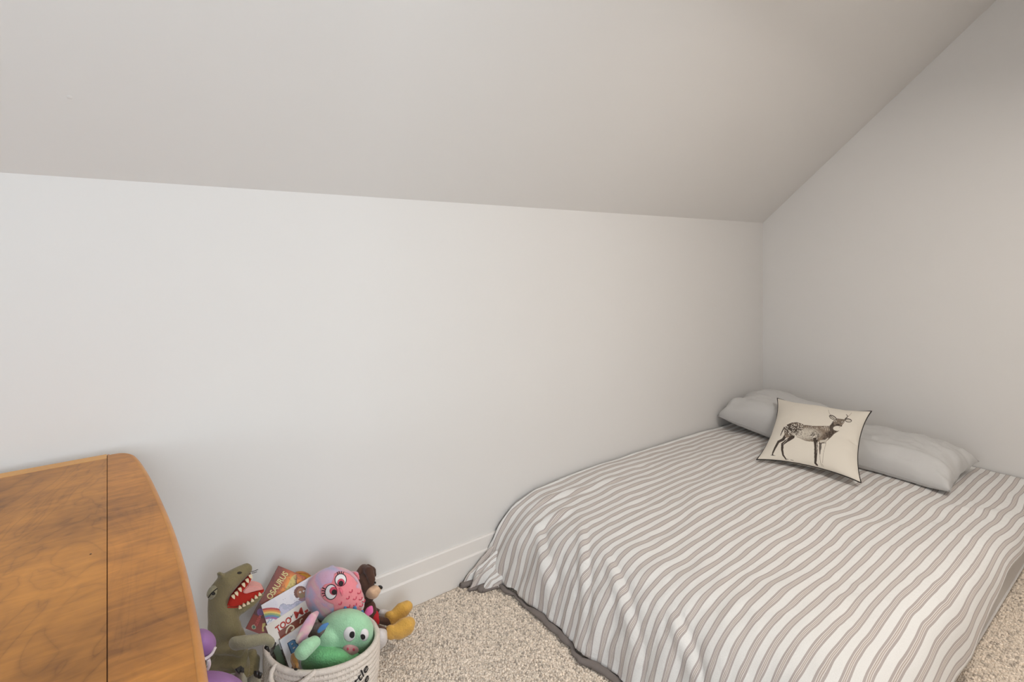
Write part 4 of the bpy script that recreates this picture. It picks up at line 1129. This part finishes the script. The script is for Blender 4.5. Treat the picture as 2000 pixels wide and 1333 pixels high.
# ---- plush owl
def tie_dye():
    m = bpy.data.materials.new('tie_dye_plush'); m.use_nodes = True; nt = m.node_tree; b = nt.nodes['Principled BSDF']; L = nt.links.new
    tc = nt.nodes.new('ShaderNodeTexCoord'); n = nt.nodes.new('ShaderNodeTexNoise'); n.inputs['Scale'].default_value = 13; n.inputs['Detail'].default_value = 2; n.inputs['Distortion'].default_value = .8
    L(tc.outputs['Object'], n.inputs['Vector']); cr = nt.nodes.new('ShaderNodeValToRGB'); e = cr.color_ramp.elements
    e[0].position = .28; e[0].color = srgb(150, 172, 204); e[1].position = .78; e[1].color = srgb(150, 170, 206)
    for p, c in ((.40, (176, 176, 206)), (.48, (206, 170, 198)), (.54, (226, 168, 184)), (.60, (224, 186, 186)), (.64, (222, 206, 188)), (.69, (190, 188, 208))):
        q_ = e.new(p); q_.color = srgb(*c)
    L(n.outputs['Fac'], cr.inputs['Fac']); L(cr.outputs['Color'], b.inputs['Base Color']); b.inputs['Roughness'].default_value = .9; b.inputs['Sheen Weight'].default_value = .3
    n2 = nt.nodes.new('ShaderNodeTexNoise'); n2.inputs['Scale'].default_value = 180; L(tc.outputs['Object'], n2.inputs['Vector'])
    bp = nt.nodes.new('ShaderNodeBump'); bp.inputs['Strength'].default_value = .3; bp.inputs['Distance'].default_value = .003; L(n2.outputs['Fac'], bp.inputs['Height']); L(bp.outputs['Normal'], b.inputs['Normal'])
    return m
m_dye = tie_dye()
m_pink = mat('pink_plush', (238, 140, 148), .9, bump=(200, .3, .003), sheen=.3)
m_deep = mat('deep_pink_thread', (206, 78, 100), .8); m_hot = mat('hot_pink_plush', (232, 108, 168), .85, sheen=.2)
m_eyew = mat('white_felt', (236, 230, 230), .8); m_blk = mat('black_thread', (34, 28, 30), .8)
OY = 1.615
owl = empty('plush_owl', (.56, OY, .19)); tag(owl, 'round tie-dye plush owl with pink belly and big stitched eyes on top of the basket', 'plush toy', 'toys in the basket')
ob = blob('body', [('e', 388, 395, OY, 318, 296, .088, -35), ('e', 430, 470, OY, 300, 265, .086), ('e', 380, 110, OY+.02, 38, 34, .016)], m_dye, owl, .0045, 8, cropB)
to = bvh(ob)
blob('ear', [('c', [(590, 170, OY-.005, 30), (632, 178, OY-.02, 34), (648, 215, OY-.02, 26)], .5)], m_dye, owl, .0025, 3, cropB)
blob('ear_lining', [('c', [(620, 165, OY-.032, 16), (648, 190, OY-.038, 22), (662, 228, OY-.036, 14)], .4)], m_pink, owl, .0022, 2, cropB)
blob('wing', [('c', [(215, 590, OY-.07, 26), (165, 640, OY-.088, 48), (110, 740, OY-.095, 62), (62, 830, OY-.10, 58), (14, 892, OY-.10, 40)], .28)], m_dye, owl, .003, 4, cropB)
blob('foot', [('c', [(745, 610, OY-.045, 30), (778, 570, OY-.045, 46), (795, 530, OY-.045, 22)], .6)], m_hot, owl, .003, 4, cropB)
face = decal('face_patch', to, [(256, 400), (258, 330), (300, 285), (372, 268), (395, 215), (400, 175), (440, 152), (500, 150), (560, 172), (610, 215), (650, 270), (690, 340), (716, 430), (727, 520), (722, 590), (660, 610), (560, 605), (470, 600), (392, 590), (398, 545), (392, 500), (340, 480), (290, 450)], m_pink, owl, cropB, .0010, 12)
for (x, y, rx, ry, ro, ix, iy, ir, pxx, pyy, pr, lash) in [
    (368, 364, 62, 78, 8, 396, 352, 42, 404, 362, 27, [((310, 340), (276, 322)), ((306, 358), (270, 350)), ((306, 380), (272, 384)), ((312, 398), (282, 410))]),
    (468, 240, 58, 62, 0, 472, 266, 38, 472, 274, 25, [((440, 184), (430, 160)), ((456, 180), (450, 152)), ((474, 178), (476, 152)), ((492, 182), (500, 158))])]:
    decal('eye_white', to, ell(x, y, rx, ry, ro), m_eyew, face, cropB, .0024, 6)
    stitch('eye_outline', to, ell(x, y, rx, ry, ro, 32), .0011, m_blk, face, cropB, closed=True, off=.0024)
    decal('iris', to, ell(ix, iy, ir, ir*1.02), m_deep, face, cropB, .0032, 4)
    decal('pupil', to, ell(pxx, pyy, pr, pr), m_blk, face, cropB, .0040, 4)
    for a_, b_ in lash: stitch('eyelash', to, [a_, ((a_[0]+b_[0])/2, (a_[1]+b_[1])/2-3), b_], .0012, m_blk, face, cropB, 6, off=.0016)
decal('beak', to, [(448, 322), (470, 318), (494, 352), (496, 386), (484, 412), (462, 372)], mat('rose_plush', (226, 112, 128), .9, sheen=.2), face, cropB, .002, 5, .007)
for x, y in ((577, 356), (663, 370), (545, 425), (618, 432), (680, 438), (465, 484), (553, 515), (622, 500), (687, 508), (712, 462)):
    stitch('scale_mark', to, [(x-18, y+8), (x-2, y+14), (x+12, y+4), (x+14, y-16)], .0016, m_deep, face, cropB, 8, off=.0016)

# ---- green plush dragon (front of the basket)
m_green = mat('mint_plush', (122, 196, 132), .95, bump=(200, .8, .005), sheen=.35, var=(22, .12))
m_green_l = mat('pale_mint_plush', (170, 218, 176), .95, bump=(230, .6, .004), sheen=.3, var=(26, .06))
m_blue = mat('blue_plush', (84, 132, 186), .9, sheen=.2)
GY = 1.535
drg = empty('plush_dragon', (.50, GY, .12)); tag(drg, 'mint green plush dragon with white eyes sitting in front in the basket', 'plush toy', 'toys in the basket')
gb = blob('body', [('e', 330, 1130, GY, 290, 190, .075), ('e', 520, 1150, GY, 230, 180, .07), ('c', [(200, 960, GY+.01, 70), (330, 1000, GY, 130)])], m_green, drg, .0042, 5, cropB)
gh = blob('head', [('e', 525, 790, GY+.005, 300, 248, .085, -12), ('e', 640, 860, GY, 190, 200, .078), ('e', 330, 880, GY+.012, 170, 150, .06)], m_green_l, drg, .0042, 6, cropB)
blob('arm', [('c', [(190, 900, GY-.045, 70), (110, 960, GY-.055, 88), (50, 1025, GY-.055, 84)])], m_green_l, drg, .0036, 5, cropB)
tg = bvh(gh)
for (x, y, rx, ry, ro, px_, py_, pr) in ((562, 818, 62, 78, 4, 592, 812, 27), (722, 826, 44, 66, 10, 702, 834, 22)):
    ew = decal('eye_white', tg, ell(x, y, rx, ry, ro), m_eyew, gh, cropB, .0014, 6, .004)
    decal('pupil', tg, ell(px_, py_, pr, pr*1.15, ro), m_blk, gh, cropB, .0062, 4)
sn_ = decal('snout', tg, ell(575, 985, 88, 52, 6), mat('dusty_pink_plush', (206, 152, 150), .9, sheen=.2), gh, cropB, .0014, 7, .012)
ts = bvh(sn_)
for x, y in ((545, 978), (608, 984)): decal('nostril', ts, ell(x, y, 11, 15), m_deep, gh, cropB, .0012, 3)
stitch('mouth_seam', tg, [(480, 1040), (540, 1068), (620, 1070), (680, 1040)], .0014, mat('moss_thread', (66, 110, 72), .9), gh, cropB)
# row of blue spikes along the head
for (x, y, h_, w_, ro, Yo) in ((520, 552, 38, 34, -6, .0), (615, 556, 52, 42, 4, -.004), (695, 588, 34, 32, 14, -.004)):
    a_ = math.radians(ro); tip = (x+math.sin(a_)*h_*1.3, y-math.cos(a_)*h_*1.1)
    blob('spike', [('c', [(x, y+18, GY+Yo, w_*.9), ((x+tip[0])/2, (y+tip[1])/2+6, GY+Yo, w_*.62), (tip[0], tip[1]+10, GY+Yo, w_*.22)], .45)], m_blue, drg, .0022, 2, cropB)
blob('wing', [('c', [(235, 790, GY-.035, 24), (280, 745, GY-.04, 34), (330, 705, GY-.04, 16)], .4)], m_blue, drg, .0022, 2, cropB)
blob('wing', [('c', [(815, 850, GY-.01, 14), (822, 885, GY-.01, 16), (818, 915, GY-.01, 8)], .5)], m_blue, drg, .0022, 2, cropB)

# ---- small brown plush buried beside the books
m_tan = mat('golden_brown_plush', (158, 112, 56), .95, bump=(160, 1.0, .006), sheen=.3, var=(60, .25))
br = empty('small_brown_plush', (.40, 1.47, .12)); tag(br, 'golden brown plush animal with a black nose buried beside the white books', 'plush toy', 'toys in the basket')
cropD = lambda x, y: (505+x/11.8, 1220+y/11.8)
def blob4(name, prims, m, parent, voxel, smooth):
    conv = []
    f = ZS/11.8
    for p in prims:
        if p[0] == 'e': conv.append(('e',)+p[1:4]+(p[4]*f, p[5]*f)+p[6:])
        else: conv.append(('c', [(x, y, Y, r*f) for x, y, Y, r in p[1]])+tuple(p[2:]))
    return blob(name, conv, m, parent, voxel, smooth, cropD)
bb_ = blob4('body', [('c', [(800, 720, 1.505, 60), (820, 840, 1.495, 95), (850, 950, 1.487, 85), (860, 1010, 1.480, 50)]), ('c', [(850, 950, 1.51, 90), (860, 1150, 1.53, 130)])], m_tan, br, .0028, 3)
blob4('nose', [('e', 858, 1040, 1.466, 48, 34, .008)], m_black, br, .0018, 2)
# ---- taupe quilted cushion toy between owl and dragon
tp = empty('taupe_soft_toy', (.50, 1.56, .15)); tag(tp, 'dark taupe quilted soft toy wedged between the owl and the dragon', 'soft toy', 'toys in the basket')
blob('body', [('e', 215, 800, 1.545, 110, 110, .03)], mat('taupe_quilt', (112, 98, 92), .9, bump=(70, 1.0, .006)), tp, .004, 3, cropB)

# ---- brown plush puppy slumped against the baseboard
m_brown = mat('dark_brown_plush', (84, 56, 42), .95, bump=(220, .5, .003), sheen=.15)
m_beige = mat('beige_plush', (222, 184, 150), .9, bump=(220, .4, .003), sheen=.2)
m_jersey = mat('red_jersey', (190, 32, 40), .85, bump=(260, .4, .003)); m_must = mat('mustard_plush', (218, 168, 78), .95, bump=(190, .7, .004), sheen=.25, var=(30, .08))
m_paw = mat('pale_grey_plush', (222, 214, 210), .9, bump=(200, .4, .003), sheen=.2)
HY = 1.69
pup = empty('plush_puppy', (.72, HY, .004)); tag(pup, 'dark brown plush puppy in a red jersey with mustard feet slumped against the baseboard', 'plush toy', 'toys by the wall')
hd = blob('head', [('e', 715, 290, HY, 118, 140, .055, -8), ('c', [(745, 400, HY, 88), (765, 440, HY, 60)])], m_brown, pup, .004, 5, cropB)
mz = blob('muzzle', [('e', 800, 372, HY-.028, 82, 74, .042, 20), ('e', 840, 345, HY-.034, 62, 52, .036, 20)], m_beige, pup, .0032, 5, cropB)
blob('nose', [('e', 892, 318, HY-.042, 30, 24, .016, 20)], m_black, mz, .0022, 3, cropB)
blob('ear', [('c', [(650, 190, HY-.01, 40), (720, 120, HY+.0, 58), (775, 150, HY-.04, 56), (800, 235, HY-.058, 46), (800, 290, HY-.06, 24)], .4)], m_brown, pup, .003, 4, cropB)
blob('ear', [('c', [(690, 180, HY+.03, 36), (760, 110, HY+.045, 46), (812, 135, HY+.05, 40), (835, 190, HY+.05, 22)], .4)], m_brown, pup, .003, 4, cropB)
blob('eye', [('e', 838, 268, HY-.036, 12, 14, .006)], m_black, pup, .0016, 1, cropB)
blob('torso', [('c', [(780, 520, HY-.005, 70), (770, 620, HY-.01, 105), (780, 690, HY-.015, 110)], .8)], m_brown, pup, .004, 4, cropB)
blob('jersey', [('c', [(820, 610, HY-.02, 62), (825, 680, HY-.03, 66), (800, 720, HY-.03, 70)], .8)], m_jersey, pup, .0036, 4, cropB)
a1 = blob('arm', [('c', [(800, 700, HY-.06, 50), (870, 800, HY-.085, 46)])], m_brown, pup, .0036, 3, cropB)
blob('paw', [('e', 880, 870, HY-.10, 90, 118, .045, 12), ('e', 925, 800, HY-.095, 48, 46, .03)], m_paw, a1, .0036, 5, cropB)
a2 = blob('arm', [('c', [(830, 560, HY+.03, 36), (880, 590, HY+.035, 34)])], m_brown, pup, .003, 3, cropB)
blob('paw', [('e', 912, 600, HY+.03, 62, 50, .03, -20), ('e', 960, 590, HY+.025, 36, 30, .02)], m_paw, a2, .003, 4, cropB)
for (pts, toe) in (([(850, 660, HY-.03, 46), (930, 680, HY-.03, 44), (990, 690, HY-.03, 46)], [(1010, 650, HY-.03, 72), (1060, 630, HY-.03, 84), (1130, 560, HY-.035, 86), (1180, 520, HY-.035, 66)]),
                   ([(870, 760, HY-.09, 46), (940, 790, HY-.10, 44), (990, 800, HY-.105, 46)], [(1020, 800, HY-.11, 76), (1090, 790, HY-.115, 96), (1160, 740, HY-.12, 104), (1200, 700, HY-.12, 74)])):
    lg = blob('leg', [('c', pts)], m_brown, pup, .0034, 3, cropB)
    blob('foot', [('c', toe)], m_must, lg, .0036, 5, cropB)
    blob('cuff', [('c', [(toe[0][0]-12, toe[0][1]-18, toe[0][2], toe[0][3]*.9), (toe[0][0]-12, toe[0][1]+20, toe[0][2], toe[0][3]*.9)], .9)], m_must, lg, .0034, 3, cropB)
